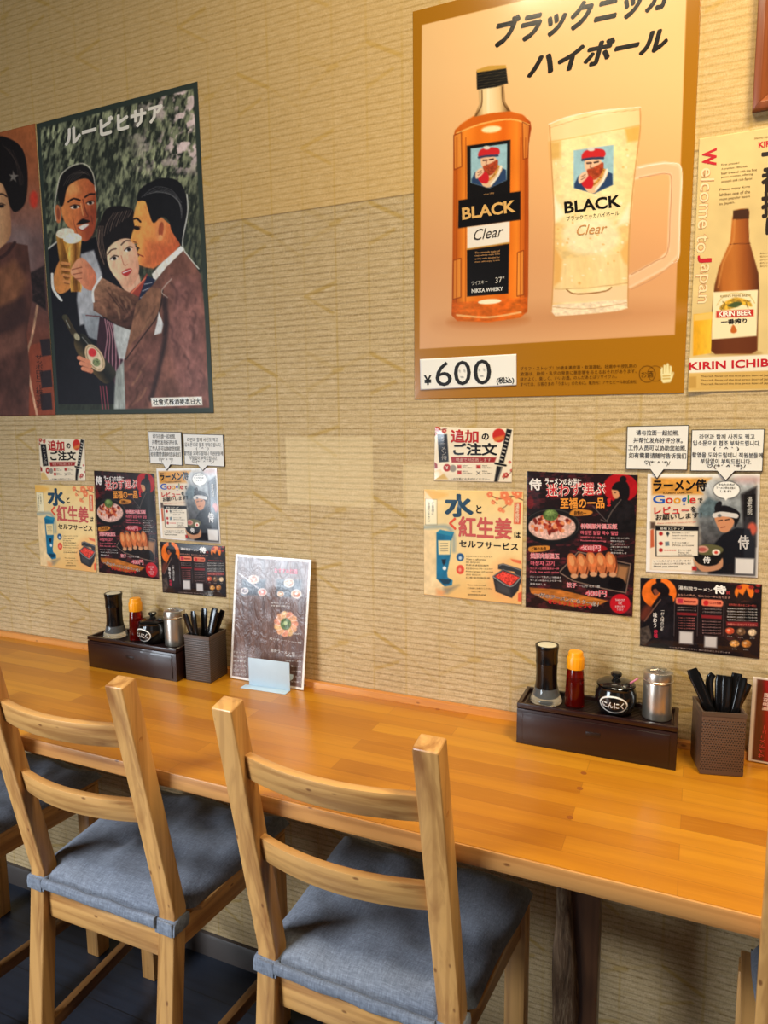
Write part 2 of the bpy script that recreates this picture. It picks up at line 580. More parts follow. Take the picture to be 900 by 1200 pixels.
class Art:
    """ink colours of one printed sheet, laid down on a fine grid over the sheet"""
    def __init__(s, ref, nu, nv, base):
        s.nu, s.nv = nu, nv
        unit = [(0, 0), (1, 0), (1, 1), (0, 1)]
        s.inv = homography(unit, ref)
        s.hom = homography(ref, unit)
        U, V = np.meshgrid(np.linspace(0, 1, nu), np.linspace(0, 1, nv))
        s.U, s.V = U.ravel(), V.ravel()
        s.X, s.Y = hmap(s.inv, s.U, s.V)
        s.c = np.empty((nu * nv, 3))
        s.c[:] = base
        s.texts = []
        s.fr(0, 0, 1)

    def fr(s, x0, y0, k):
        s.o, s.k = (x0, y0), k
        s.x, s.y = (s.X - x0) * k, (s.Y - y0) * k
        return s

    def lay(s, idx, alpha, col, n=None):
        if not len(idx): return
        c = col(s.x[idx], s.y[idx]) if callable(col) else np.broadcast_to(np.array(col, float), (len(idx), 3))
        if n:
            amp, sx, sy, seed = n
            c = c * (1 + amp * 2 * (fbm(s.x[idx] / sx, s.y[idx] / sy, seed) - 0.5))[:, None]
        a = alpha[:, None]
        s.c[idx] = s.c[idx] * (1 - a) + np.clip(c, 0, 255) * a

    def poly(s, pts, col, soft=1.0, a=1.0, sm=False, n=None):
        P = smooth(pts) if sm else np.array(pts, float)
        sf = max(soft * s.k * 0.6, 1e-3)
        lo, hi = P.min(0) - sf, P.max(0) + sf
        idx = np.nonzero((s.x >= lo[0]) & (s.x <= hi[0]) & (s.y >= lo[1]) & (s.y <= hi[1]))[0]
        if not len(idx): return s
        x, y = s.x[idx], s.y[idx]
        d2 = np.full(len(idx), 1e12)
        ins = np.zeros(len(idx), bool)
        for (ax, ay), (bx, by) in zip(P, np.roll(P, -1, 0)):
            ex, ey = bx - ax, by - ay
            L = ex * ex + ey * ey
            if L < 1e-9: continue
            t = np.clip(((x - ax) * ex + (y - ay) * ey) / L, 0, 1)
            d2 = np.minimum(d2, (x - ax - t * ex) ** 2 + (y - ay - t * ey) ** 2)
            if ay != by:
                ins ^= ((ay > y) != (by > y)) & (x < (bx - ax) * (y - ay) / (by - ay) + ax)
        sd = np.sqrt(d2) * np.where(ins, 1, -1)
        s.lay(idx, np.clip(0.5 + sd / (2 * sf), 0, 1) * a, col, n)
        return s

    def ell(s, cx, cy, rx, ry, col, ang=0, soft=1.0, a=1.0, n=None):
        t = np.linspace(0, 2 * PI, 28, endpoint=False)
        ca, sa = math.cos(math.radians(ang)), math.sin(math.radians(ang))
        return s.poly(np.stack([cx + rx * np.cos(t) * ca - ry * np.sin(t) * sa, cy + rx * np.cos(t) * sa + ry * np.sin(t) * ca], -1), col, soft, a, False, n)

    def line(s, pts, w, col, soft=0.7, a=1.0, sm=True, n=None):
        P = smooth(pts, False) if sm and len(pts) > 2 else np.array(pts, float)
        sf = max(soft * s.k * 0.6, 1e-3)
        m = w / 2 + sf
        lo, hi = P.min(0) - m, P.max(0) + m
        idx = np.nonzero((s.x >= lo[0]) & (s.x <= hi[0]) & (s.y >= lo[1]) & (s.y <= hi[1]))[0]
        if not len(idx): return s
        x, y = s.x[idx], s.y[idx]
        d2 = np.full(len(idx), 1e12)
        for (ax, ay), (bx, by) in zip(P[:-1], P[1:]):
            ex, ey = bx - ax, by - ay
            L = max(ex * ex + ey * ey, 1e-9)
            t = np.clip(((x - ax) * ex + (y - ay) * ey) / L, 0, 1)
            d2 = np.minimum(d2, (x - ax - t * ex) ** 2 + (y - ay - t * ey) ** 2)
        s.lay(idx, np.clip(0.5 + (w / 2 - np.sqrt(d2)) / (2 * sf), 0, 1) * a, col, n)
        return s

    def everywhere(s, f):
        s.c = np.clip(f(s.x, s.y, s.c), 0, 255)
        return s

    def write(s, part, text, tl, tr, bl, col, bold=0.0, shear=0.0, sp=None):
        """text whose inked box has these corners (current frame)"""
        q = [(px / s.k + s.o[0], py / s.k + s.o[1]) for px, py in (tl, tr, bl)]
        s.texts.append((part, text, q, col, bold, shear, sp))
        return s

    def lines_of(s, part, rows, x0, y0, dx, dy, h, gap, col, bold=0.0, w=None):
        """rows of small print: (x0,y0) top left of row one, (dx,dy) full-row vector"""
        for i, t in enumerate(rows):
            k = (w[i] if w else 1.0)
            a = (x0, y0 + i * gap)
            s.write(part, t, a, (x0 + dx * k, a[1] + dy * k), (x0, a[1] + h), col, bold)


FONT_CACHE = {}


def glyphs(text, bold, shear, sp):
    """flat mesh of a text; heavy CJK weights are built from shifted copies, Latin ones from swollen outlines"""
    key = (text, bold, shear, sp)
    if key not in FONT_CACHE:
        cjk = any(ord(ch) > 0x2E80 for ch in text)
        cu = bpy.data.curves.new('lettering', 'FONT')
        cu.body, cu.offset, cu.shear = text, (0.0 if cjk else bold), shear
        cu.resolution_u = 2 if cjk else 3
        if sp: cu.space_line = sp
        cu.align_x = 'CENTER' if '\n' in text else 'LEFT'
        o = bpy.data.objects.new('lettering', cu)
        me = bpy.data.meshes.new_from_object(o)
        V = np.array([v.co[:2] for v in me.vertices], float).reshape(-1, 2)
        F = [tuple(p.vertices) for p in me.polygons]
        bpy.data.objects.remove(o)
        bpy.data.curves.remove(cu)
        bpy.data.meshes.remove(me)
        if cjk and bold > .012 and len(V):
            n = 8 if bold >= .03 else 4
            sh = [(bold * math.cos(2 * PI * (k + .5) / n), bold * math.sin(2 * PI * (k + .5) / n)) for k in range(n)]
            F = [tuple(i + q * len(V) for i in p) for q in range(n) for p in F]
            V = np.concatenate([np.column_stack([V + np.array(d), np.full(len(V), k * 4e-6)]) for k, d in enumerate(sh)])
        else:
            V = np.column_stack([V, np.zeros(len(V))])
        FONT_CACHE[key] = (V, F)
    return FONT_CACHE[key]


class Sheet:
    """a sheet of paper between four corners in space (TL, TR, BR, BL as printed)"""
    def __init__(s, corners, disp=None, lift=0.0012):
        s.P = [np.array(c, float) for c in corners]
        n = np.cross(s.P[3] - s.P[0], s.P[1] - s.P[0])
        s.n = n / np.linalg.norm(n)
        s.disp, s.lift = disp, lift

    def at(s, u, v, off=0.0):
        u, v = np.asarray(u, float), np.asarray(v, float)
        a, b, c, d = s.P
        U, V = u[..., None], v[..., None]
        p = a * (1 - U) * (1 - V) + b * U * (1 - V) + c * U * V + d * (1 - U) * V
        h = s.lift + off + (s.disp(u, v) if s.disp else 0.0)
        return p + s.n * (np.zeros_like(u) + h)[..., None]


def sheet_mesh(name, art, sh, mat, parent=None, back=0.0003):
    nu, nv = art.nu, art.nv
    co = sh.at(art.U, art.V)
    idx = np.arange(nu * nv).reshape(nv, nu)
    rim = np.concatenate([idx[0, :], idx[1:, -1], idx[-1, -2::-1], idx[-2:0:-1, 0]])
    nr = len(rim)
    low = sh.at(art.U[rim], art.V[rim], -0.0007)
    V = np.concatenate([co, low])
    Q = np.stack([idx[:-1, :-1], idx[1:, :-1], idx[1:, 1:], idx[:-1, 1:]], -1).reshape(-1, 4)
    lo = nu * nv + np.arange(nr)
    R = np.stack([rim, np.roll(rim, -1), np.roll(lo, -1), lo], -1)
    F = np.concatenate([Q, R])
    me = bpy.data.meshes.new(name)
    me.vertices.add(len(V))
    me.vertices.foreach_set('co', V.ravel())
    me.loops.add(F.size)
    me.polygons.add(len(F) + 1)
    me.loops.add(nr)
    li = np.concatenate([F.ravel(), lo[::-1]]).astype(np.int32)
    me.loops.foreach_set('vertex_index', li)
    me.polygons.foreach_set('loop_start', np.concatenate([np.arange(len(F)) * 4, [F.size]]).astype(np.int32))
    sm = np.ones(len(F) + 1, bool)
    sm[len(Q):] = False
    me.polygons.foreach_set('use_smooth', sm)
    at = me.attributes.new('ink', 'FLOAT_COLOR', 'POINT')
    rgb = np.concatenate([lin(art.c), lin(np.tile([[225, 215, 200]], (nr, 1)))])
    at.data.foreach_set('color', np.concatenate([rgb, np.ones((len(rgb), 1))], 1).astype(np.float32).ravel())
    me.update(calc_edges=True)
    me.validate()
    return link_mesh(name, me, mat, parent)


def lettering(art, sh, mat, parent):
    """every block of writing becomes one child mesh; lines that stand close together are one block"""
    T = art.texts
    B = []
    for t in T:
        q = np.array(t[2])
        q = np.vstack([q, q[1] + q[2] - q[0]])
        B.append((q.min(0), q.max(0), min(np.linalg.norm(q[2] - q[0]), np.linalg.norm(q[1] - q[0]))))
    own = list(range(len(T)))

    def root(i):
        while own[i] != i: i = own[i]
        return i
    for i in range(len(T)):
        for j in range(i):
            if T[i][0] != T[j][0]: continue
            g = np.maximum(0, np.maximum(B[i][0] - B[j][1], B[j][0] - B[i][1]))
            h = min(B[i][2], B[j][2])
            if h > 9 and abs((B[i][0] + B[i][1] - B[j][0] - B[j][1])[1]) > h: continue     # large lines stay apart
            if g[0] <= (.3 if h > 9 else .6) * h and g[1] <= .8 * h: own[root(i)] = root(j)
    blocks = {}
    for i in range(len(T)): blocks.setdefault(root(i), []).append((i, T[i]))
    for L in blocks.values():
        V, F, C = [], [], []
        for k, (_, (_, text, q, col, bold, shear, sp)) in enumerate(L):
            g, f = glyphs(text, bold, shear, sp)
            if not len(g): continue
            lo, hi = g.min(0), g.max(0)
            a = (g[:, 0] - lo[0]) / max(hi[0] - lo[0], 1e-6)
            b = (hi[1] - g[:, 1]) / max(hi[1] - lo[1], 1e-6)
            (x0, y0), (x1, y1), (x2, y2) = q
            U, W = hmap(art.hom, x0 + a * (x1 - x0) + b * (x2 - x0), y0 + a * (y1 - y0) + b * (y2 - y0))
            n0 = sum(len(v) for v in V)
            V.append(sh.at(U, W, 0.0004 + 0.00005 * k + g[:, 2]))
            F += [tuple(i + n0 for i in p) for p in f]
            C.append(np.tile(lin(col), (len(g), 1)))
        if not V: continue
        V, C = np.concatenate(V), np.concatenate(C)
        part = L[0][1][0]
        me = bpy.data.meshes.new(part)
        me.from_pydata(V.tolist(), [], F)
        at = me.attributes.new('ink', 'FLOAT_COLOR', 'POINT')
        at.data.foreach_set('color', np.concatenate([C, np.ones((len(C), 1))], 1).astype(np.float32).ravel())
        link_mesh(part, me, mat, parent)


def on_wall(quad, y=0.0):
    return [px_on(px, py, y=y) for px, py in quad]


def put_print(name, art, sh, mat, label, cat, group=None):
    o = sheet_mesh(name, art, sh, M[mat])
    lettering(art, sh, M[mat], o)
    return tag(o, label, cat, group)

# ---------------------------------------------------------------- what is printed on the posters
def person_patch(a, x, y, s):
    """bearded man in a red cap, printed as a small portrait; s = width of the patch"""
    def q(pts): return [(x + px * s, y + py * s) for px, py in pts]
    a.poly(q([(0, .14), (1, 0), (.99, 1.0), (.52, 1.22), (0, 1.08)]), (158, 196, 208), n=(.08, s * .1, s * .1, 3))
    a.poly(q([(.02, .98), (.12, .78), (.4, .72), (.75, .62), (.97, .72), (.98, 1.0), (.52, 1.22), (.02, 1.08)]), (44, 66, 104))
    a.poly(q([(.28, .80), (.5, .72), (.8, .6), (.86, .72), (.7, .98), (.52, 1.2), (.3, 1.12)]), (232, 190, 150), sm=True)
    a.line(q([(.84, .62), (.74, .9), (.56, 1.12)]), s * .05, (240, 232, 214))
    a.line(q([(.76, .62), (.66, .84), (.5, 1.0)]), s * .06, (196, 138, 60), n=(.4, s * .03, s * .03, 8))
    a.poly(q([(.3, .38), (.62, .34), (.72, .5), (.62, .72), (.44, .76), (.3, .62)]), (236, 190, 156), sm=True)
    a.poly(q([(.34, .62), (.46, .58), (.62, .5), (.74, .44), (.74, .62), (.62, .82), (.46, .88), (.36, .76)]), (168, 66, 36), sm=True, n=(.3, s * .04, s * .04, 4))
    a.line(q([(.34, .46), (.44, .45)]), s * .04, (50, 30, 30)).line(q([(.52, .44), (.62, .42)]), s * .04, (50, 30, 30))
    a.line(q([(.44, .46), (.42, .57), (.48, .58)]), s * .025, (150, 90, 70))
    a.poly(q([(.2, .3), (.28, .16), (.5, .1), (.74, .12), (.8, .24), (.7, .34), (.46, .34), (.26, .4)]), (206, 40, 44), sm=True)
    a.line(q([(.22, .38), (.45, .34), (.74, .33)]), s * .06, (52, 62, 92))
    a.ell(x + .44 * s, y + .11 * s, s * .09, s * .05, (220, 214, 206))
    a.poly(q([(.26, .8), (.42, .78), (.5, .92), (.46, 1.08), (.3, 1.08), (.2, .96)]), (204, 36, 44), sm=True)
    a.poly(q([(.14, .78), (.3, .66), (.36, .78), (.24, .92), (.14, .96)]), (238, 196, 164), sm=True)
    a.line(q([(.2, .8), (.3, .74)]), s * .02, (120, 70, 50)).line(q([(.2, .87), (.3, .8)]), s * .02, (120, 70, 50))


def art_whisky(ref):
    a = Art(ref, 350, 500, (174, 114, 20))
    inner = [(494.7, 30), (806, -46), (790.7, 392.4), (491.8, 409)]
    a.fr(0, 0, 1)
    a.poly(inner, grad((640, -20), (640, 410), (248, 200, 138), (246, 196, 136), (240, 182, 122), (226, 164, 112), (224, 166, 116)))
    a.ell(660, 372, 150, 14, (204, 140, 92), -3, soft=18, a=.6)
    # bottle
    a.fr(520, 70, 3.808)
    a.ell(200, 1165, 180, 26, (196, 120, 66), -2, soft=8, a=.8)
    body = [(45, 345), (52, 315), (85, 285), (138, 252), (200, 240), (282, 228), (350, 246), (388, 280), (392, 308), (379, 380), (380, 700), (378, 1045), (374, 1125), (342, 1152), (200, 1172), (62, 1166), (36, 1140), (38, 1080), (42, 700)]
    a.poly(body, grad((38, 700), (385, 700), (176, 74, 14), (244, 140, 44), (236, 118, 26), (240, 122, 28), (228, 104, 20), (246, 136, 40), (160, 60, 14)), n=(.06, 60, 160, 2))
    a.poly([(135, 254), (282, 230), (360, 252), (385, 285), (300, 268), (170, 288), (60, 330), (75, 292)], (206, 92, 20), a=.75, soft=2)
    a.line([(60, 330), (170, 288), (300, 268), (382, 292)], 7, (250, 180, 90))
    a.ell(214, 312, 44, 15, (255, 236, 182), -6, soft=2)
    for pts in ([(46, 340), (80, 325), (82, 478), (48, 492)], [(352, 280), (384, 296), (376, 440), (356, 446)], [(44, 896), (78, 886), (78, 1060), (42, 1070)], [(330, 862), (358, 852), (358, 1050), (328, 1056)]):
        a.poly(pts, (255, 178, 84), a=.45)
        a.line(pts + pts[:1], 4, (120, 40, 10), a=.8, sm=False)
    for xx in (60, 100, 345, 366): a.line([(xx, 350), (xx - 2, 1090)], 5, (150, 56, 12), a=.55)
    a.line([(110, 420), (108, 1040)], 6, (255, 170, 80), a=.6)
    a.poly([(38, 1085), (374, 1060), (374, 1125), (342, 1152), (200, 1172), (62, 1166), (36, 1140)], (214, 96, 26), a=.7, n=(.35, 26, 14, 5))
    a.ell(206, 1080, 52, 11, (255, 244, 206), -4)
    a.line([(60, 1140), (200, 1150), (345, 1128)], 8, (255, 214, 150), a=.7)
    a.poly([(156, 130), (270, 112), (276, 190), (300, 232), (210, 240), (136, 258), (160, 200)], grad((140, 190), (290, 180), (150, 104, 56), (246, 214, 160), (250, 222, 172), (236, 196, 138), (120, 80, 40)))
    a.line([(172, 140), (170, 205), (146, 250)], 6, (96, 62, 30), a=.8).line([(262, 124), (266, 190), (288, 228)], 6, (96, 62, 30), a=.8)
    a.line([(200, 130), (200, 236)], 12, (255, 236, 196), a=.7)
    a.poly([(148, 55), (280, 36), (288, 108), (236, 124), (150, 136)], (22, 20, 18))
    for i in range(5): a.line([(150, 72 + i * 13), (283, 54 + i * 13)], 2.5, (96, 82, 56), a=.6)
    a.poly([(148, 48), (200, 30), (278, 26), (282, 40), (150, 60)], (206, 156, 64))
    a.poly([(105, 386), (299, 358), (297, 600), (106, 640)], (20, 18, 20))
    a.poly([(67, 628), (343, 588), (343, 716), (65, 753)], (18, 16, 18))
    a.poly([(106, 748), (295, 723), (295, 816), (106, 846)], (244, 232, 218))
    a.poly([(104, 850), (293, 822), (290, 1044), (105, 1058)], (20, 18, 20))
    a.line([(105, 846), (294, 818)], 6, (196, 148, 70))
    person_patch(a, 122, 376, 162)
    a.write('bottle_lettering', 'BLACK', (82, 662), (321, 626), (84, 717), (226, 176, 104), .03)
    a.write('bottle_lettering', 'Clear', (134, 760), (268, 740), (136, 808), (60, 52, 48), 0, .35)
    for i, t in enumerate(('The smooth taste of', 'clear whisky made from', 'quality malts blended for', 'those who enjoy it now')):
        a.write('bottle_lettering', t, (140, 858 + i * 14), (252, 850 + i * 14), (140, 867 + i * 14), (206, 150, 96))
    a.write('bottle_lettering', 'ウイスキー', (126, 990), (196, 982), (126, 1008), (214, 206, 196))
    a.write('bottle_lettering', '37°', (232, 972), (272, 967), (232, 998), (214, 206, 196))
    a.write('bottle_lettering', 'NIKKA WHISKY', (126, 1024), (266, 1013), (126, 1042), (236, 230, 222), .02)
    a.write('bottle_lettering', 'since 1956', (180, 598), (226, 592), (180, 606), (190, 140, 90))
    # mug
    a.fr(630, 110, 4.361)
    a.ell(270, 1130, 210, 22, (206, 146, 98), -3, soft=6, a=.8)
    h = [(500, 408), (560, 392), (650, 378), (704, 392), (708, 450), (700, 640), (694, 815), (640, 868), (560, 912), (468, 962)]
    a.line(h, 62, (250, 214, 178), soft=2, sm=False)
    a.line(h, 46, (240, 190, 146), soft=3, sm=False)
    a.line([(520, 380), (600, 362), (700, 356), (732, 376), (736, 450), (726, 640), (722, 830), (690, 866)], 5, (255, 236, 214))
    a.line([(520, 432), (600, 416), (660, 410), (684, 440), (676, 640), (664, 810), (600, 858), (480, 924)], 5, (196, 138, 98))
    a.line([(480, 1000), (600, 940), (712, 852)], 4, (206, 150, 110))
    mug = [(58, 155), (150, 118), (300, 88), (525, 68), (527, 190), (492, 470), (472, 720), (463, 1000), (461, 1095), (400, 1112), (200, 1130), (92, 1136), (70, 1112), (80, 960), (85, 650), (70, 350)]
    a.poly(mug, grad((60, 500), (520, 500), (236, 186, 120), (255, 232, 178), (252, 222, 160), (255, 236, 186), (250, 220, 160), (222, 172, 108)), n=(.05, 30, 30, 6))
    a.poly([(62, 160), (525, 74), (526, 160), (450, 176), (300, 200), (60, 244)], (250, 216, 160), a=.8, soft=3)
    a.poly([(60, 246), (300, 202), (526, 162), (520, 260), (500, 420), (478, 640), (88, 660), (74, 380)], (255, 228, 168), a=.55, n=(.16, 26, 22, 9))
    a.poly([(60, 250), (118, 244), (118, 330), (66, 340)], (216, 158, 70), a=.6, soft=4)
    a.poly([(446, 180), (526, 164), (518, 240), (460, 250)], (220, 164, 64), a=.7, soft=3)
    a.poly([(84, 660), (250, 690), (470, 640), (465, 760), (420, 800), (300, 830), (130, 850), (84, 780)], (236, 190, 116), a=.6, soft=4, n=(.2, 34, 22, 11))
    a.poly([(130, 700), (240, 640), (380, 660), (420, 760), (330, 820), (180, 810)], (255, 240, 204), a=.65, soft=6, sm=True, n=(.1, 20, 20, 12))
    a.poly([(84, 520), (140, 620), (90, 660)], (255, 246, 220), a=.8, soft=4).poly([(470, 560), (470, 660), (400, 680)], (255, 246, 220), a=.7, soft=4)
    a.poly([(84, 780), (130, 850), (118, 960), (84, 980)], (232, 170, 90), a=.8, soft=3).poly([(470, 740), (420, 810), (440, 860), (466, 880)], (236, 176, 96), a=.8, soft=3)
    a.poly([(130, 850), (420, 815), (430, 985), (130, 1000)], (242, 200, 134), a=.5, soft=3, n=(.1, 16, 40, 13))
    a.poly([(80, 1000), (150, 1006), (180, 1020), (350, 1008), (390, 985), (462, 975), (461, 1050), (78, 1070)], (244, 206, 162), a=.85, soft=2)
    a.line([(150, 1002), (185, 1022), (260, 1022), (350, 1008), (378, 990)], 6, (150, 96, 48))
    a.line([(90, 1000), (260, 992), (460, 968)], 3, (180, 124, 74), a=.7)
    a.poly([(72, 1080), (462, 1050), (461, 1095), (400, 1112), (200, 1130), (92, 1136), (70, 1112)], (250, 222, 188), n=(.16, 18, 12, 15))
    a.line([(80, 1090), (250, 1100), (455, 1068)], 4, (190, 140, 96), a=.7)
    for p, w in (([(62, 160), (72, 350), (86, 650), (80, 960), (72, 1110)], 6), ([(524, 75), (524, 190), (490, 470), (468, 740), (462, 1090)], 6)):
        a.line(p, w, (204, 146, 88))
    a.line([(58, 158), (150, 122), (300, 90), (526, 70)], 5, (255, 240, 214)).line([(62, 176), (300, 108), (524, 84)], 3, (206, 156, 102), a=.8)
    a.line([(62, 246), (300, 204), (526, 162)], 4, (224, 172, 96), a=.8)
    for i in range(60):
        rr = random.Random(i)
        xx, yy = rr.uniform(90, 470), rr.uniform(280, 980)
        a.ell(xx, yy, 3 + rr.random() * 5, 3 + rr.random() * 5, (255, 246, 222) if i % 3 else (220, 160, 80), a=.6)
    person_patch(a, 184, 262, 205)
    a.write('mug_lettering', 'BLACK', (136, 553), (424, 516), (140, 615), (24, 20, 20), .03)
    a.write('mug_lettering', 'ブラックニッカハイボール', (148, 628), (416, 598), (150, 652), (30, 26, 24), .012)
    a.write('mug_lettering', 'Clear', (200, 674), (356, 660), (202, 726), (206, 146, 88), 0, .35)
    # headings and small print
    a.fr(0, 0, 1)
    a.write('title_lettering', 'ブラックニッカ', (583, 23), (786, -24), (579, 59), (20, 15, 14), .048, .12)
    a.write('title_lettering', 'ハイボール', (622, 64), (786, 30), (617, 94), (20, 15, 14), .048, .12)
    for i, t in enumerate(('ブラフ・ストップ！20歳未満飲酒・飲酒運転。妊娠中や授乳期の', '飲酒は、胎児・乳児の発育に悪影響を与えるおそれがあります。', 'ほどよく、楽しく、いいお酒。のんだあとはリサイクル。', 'すべては、お客さまの「うまい」のために。販売元：アサヒビール株式会社')):
        k = (1, 1, .83, 1)[i]
        a.write('small_print', t, (610, 430 + i * 6.1), (610 + 136 * k, 426.5 + i * 6.1), (610, 434.6 + i * 6.1), (92, 54, 10), .01)
    a.line([(768 + 9 * math.cos(t), 438 + 9 * math.sin(t)) for t in np.linspace(0, 2 * PI, 20)], .8, (110, 66, 14), sm=False)
    a.line([(758.5 + 9.3 * math.cos(t), 438.5 + 9.6 * math.sin(t)) for t in np.linspace(0, 2 * PI, 24)], .9, (92, 54, 10), sm=False)
    a.ell(768, 438, 11, 11, (184, 124, 24), a=0)
    a.write('small_print', 'お酒', (751.5, 435.3), (765.5, 434.8), (751.6, 443), (92, 54, 10), .01)
    hand = [(775, 446), (774, 434), (775.5, 430), (777, 431), (777.3, 438), (777.6, 428.5), (779, 427), (780.4, 428.5), (780.6, 437), (781.2, 426.5), (782.6, 425.4), (784, 427), (784, 437), (784.8, 429), (786.2, 428.4), (787.3, 430), (787, 440), (788.5, 436), (790, 436.5), (788.5, 442), (785.5, 448), (777, 449)]
    a.poly(hand, (240, 226, 170))
    a.line([(777, 441), (785, 440.5)], .9, (184, 124, 24)).line([(777, 444), (785, 443.6)], .9, (184, 124, 24))
    return a


def art_beer(ref):
    a = Art(ref, 290, 430, (44, 50, 40))
    def leaves(x, y, c):
        n = fbm(x / 3.0 + y / 14.0, y / 9.0 - x / 40.0, 1.0, 3)
        m = fbm(x / 40.0, y / 40.0, 5.0, 2)
        t = np.clip((n - .36) * 3.0, 0, 1) * np.clip(1.25 - (y - 100) / 260, .1, 1) * (0.4 + m)
        col = np.array([40, 44, 38.]) + t[:, None] * np.array([112, 112, 84.]) * (.75 + .5 * vnoise(x / 7.0, y / 16.0, 12.0))[:, None]
        fl = np.clip((fbm(x / 7.0 + y / 20.0, y / 9.0, 9.0, 3) - .50) * 7, 0, 1) * np.clip((x - 130) / 80, 0, 1) * np.clip((235 - y) / 60, 0, 1) * np.clip((fbm(x / 30, y / 30, 4.0) - .35) * 5, 0, 1)
        return col * (1 - fl[:, None]) + np.array([206, 184, 182.]) * fl[:, None]
    a.everywhere(leaves)
    K = (24, 22, 28)
    # --- upper half
    a.fr(40, 170, 4.286)
    a.poly([(55, 530), (120, 478), (160, 440), (240, 480), (320, 470), (352, 560), (440, 690), (440, 1300), (20, 1300)], K)
    a.line([(62, 522), (120, 476)], 8, (190, 186, 176))
    a.poly([(236, 540), (300, 520), (342, 640), (340, 860), (230, 900), (215, 771)], (168, 168, 172), soft=2, n=(.12, 20, 60, 2))
    a.poly([(216, 490), (250, 470), (312, 455), (318, 510), (280, 512), (240, 530)], (16, 16, 20))
    skin = grad((130, 300), (320, 330), (214, 134, 74), (196, 108, 62), (150, 66, 42))
    a.ell(122, 340, 17, 46, (186, 106, 66), -4).ell(124, 340, 8, 30, (130, 66, 44), -4)
    a.poly([(140, 200), (200, 176), (260, 165), (300, 185), (313, 260), (312, 375), (296, 440), (262, 476), (224, 462), (192, 420), (165, 395), (140, 330)], skin, sm=True, n=(.06, 24, 24, 3))
    a.poly([(250, 330), (312, 300), (312, 380), (292, 450), (262, 474), (250, 430)], (132, 54, 36), a=.45, soft=6)
    a.poly([(150, 210), (210, 180), (230, 230), (180, 250)], (236, 170, 104), a=.6, soft=6)
    a.poly([(132, 296), (120, 215), (142, 150), (190, 106), (250, 98), (290, 132), (306, 196), (262, 162), (204, 180), (168, 214), (150, 292)], (26, 22, 22), sm=True)
    for i in range(6): a.line([(150 + i * 14, 200 - i * 7), (180 + i * 16, 150 - i * 4), (236 + i * 9, 122 + i * 6)], 2.6, (88, 78, 72), a=.7)
    a.line([(112, 372), (104, 310), (118, 220), (138, 146), (196, 100), (256, 92), (296, 138), (310, 226)], 5, (206, 198, 180), a=.85)
    a.line([(174, 280), (200, 264), (232, 272)], 9, (30, 20, 18)).line([(258, 256), (280, 242), (304, 240)], 9, (30, 20, 18))
    a.ell(206, 306, 22, 9, (224, 200, 180), -6).ell(208, 305, 10, 9, (20, 16, 16)).line([(182, 304), (206, 294), (232, 300)], 5, (40, 22, 18))
    a.ell(284, 286, 17, 8, (224, 200, 180), -8).ell(284, 285, 9, 8, (20, 16, 16)).line([(264, 286), (286, 274), (302, 278)], 5, (40, 22, 18))
    a.line([(246, 268), (262, 330), (272, 352), (244, 366)], 6, (120, 56, 36)).line([(236, 290), (248, 346)], 7, (236, 168, 108), a=.6)
    a.poly([(214, 392), (240, 366), (262, 368), (284, 376), (262, 386), (236, 392)], (24, 18, 18), sm=True)
    a.poly([(222, 408), (252, 392), (276, 390), (262, 410), (240, 420)], (214, 200, 190), sm=True).line([(222, 410), (244, 422), (268, 406)], 6, (150, 50, 44))
    a.line([(196, 360), (206, 400), (220, 440)], 5, (140, 70, 46), a=.7).line([(288, 350), (296, 390)], 5, (110, 50, 36), a=.7)
    # woman
    a.poly([(318, 470), (334, 380), (360, 318), (410, 300), (472, 306), (505, 340), (508, 480), (470, 466), (420, 476), (380, 506), (368, 612), (344, 600)], (28, 23, 24), sm=True)
    a.poly([(425, 680), (528, 640), (545, 730), (470, 745)], (216, 168, 140))
    a.poly([(364, 530), (398, 486), (450, 462), (496, 474), (520, 536), (528, 610), (516, 664), (482, 706), (446, 698), (400, 646), (374, 596)], grad((370, 560), (530, 600), (238, 196, 162), (232, 184, 150), (206, 146, 120)), sm=True)
    a.ell(345, 420, 26, 60, (30, 24, 24), 10).ell(340, 540, 24, 60, (30, 24, 24), -10)
    for i in range(9): a.line([(352 + i * 15, 450 - i * 12), (366 + i * 15, 390 - i * 7), (400 + i * 11, 335 - i * 2)], 2.6, ((150, 126, 112), (92, 74, 68))[i % 2], a=.75)
    for i in range(4): a.line([(324 + i * 8, 400), (318 + i * 9, 470), (336 + i * 8, 560)], 2.6, (140, 114, 100), a=.7)
    a.line([(330, 420), (324, 500), (352, 590)], 4, (160, 128, 110), a=.7)
    a.line([(370, 542), (388, 520), (412, 514)], 6, (50, 34, 32)).line([(438, 494), (460, 474), (486, 474)], 6, (50, 34, 32))
    a.ell(402, 562, 18, 9, (236, 220, 210), -16).ell(404, 561, 9, 9, (24, 18, 18)).line([(382, 566), (402, 548), (424, 552)], 5, (40, 26, 24))
    a.ell(474, 518, 17, 9, (236, 220, 210), -16).ell(476, 517, 9, 9, (24, 18, 18)).line([(454, 522), (474, 504), (494, 506)], 5, (40, 26, 24))
    a.line([(438, 548), (452, 594), (470, 592)], 4, (180, 110, 90))
    a.poly([(440, 634), (464, 616), (486, 612), (490, 626), (464, 652)], (176, 52, 52), sm=True).line([(448, 634), (484, 620)], 5, (236, 220, 214))
    a.poly([(470, 742), (540, 680), (566, 636), (582, 676), (530, 771)], (150, 62, 52)).line([(490, 735), (560, 660)], 6, (220, 120, 90))
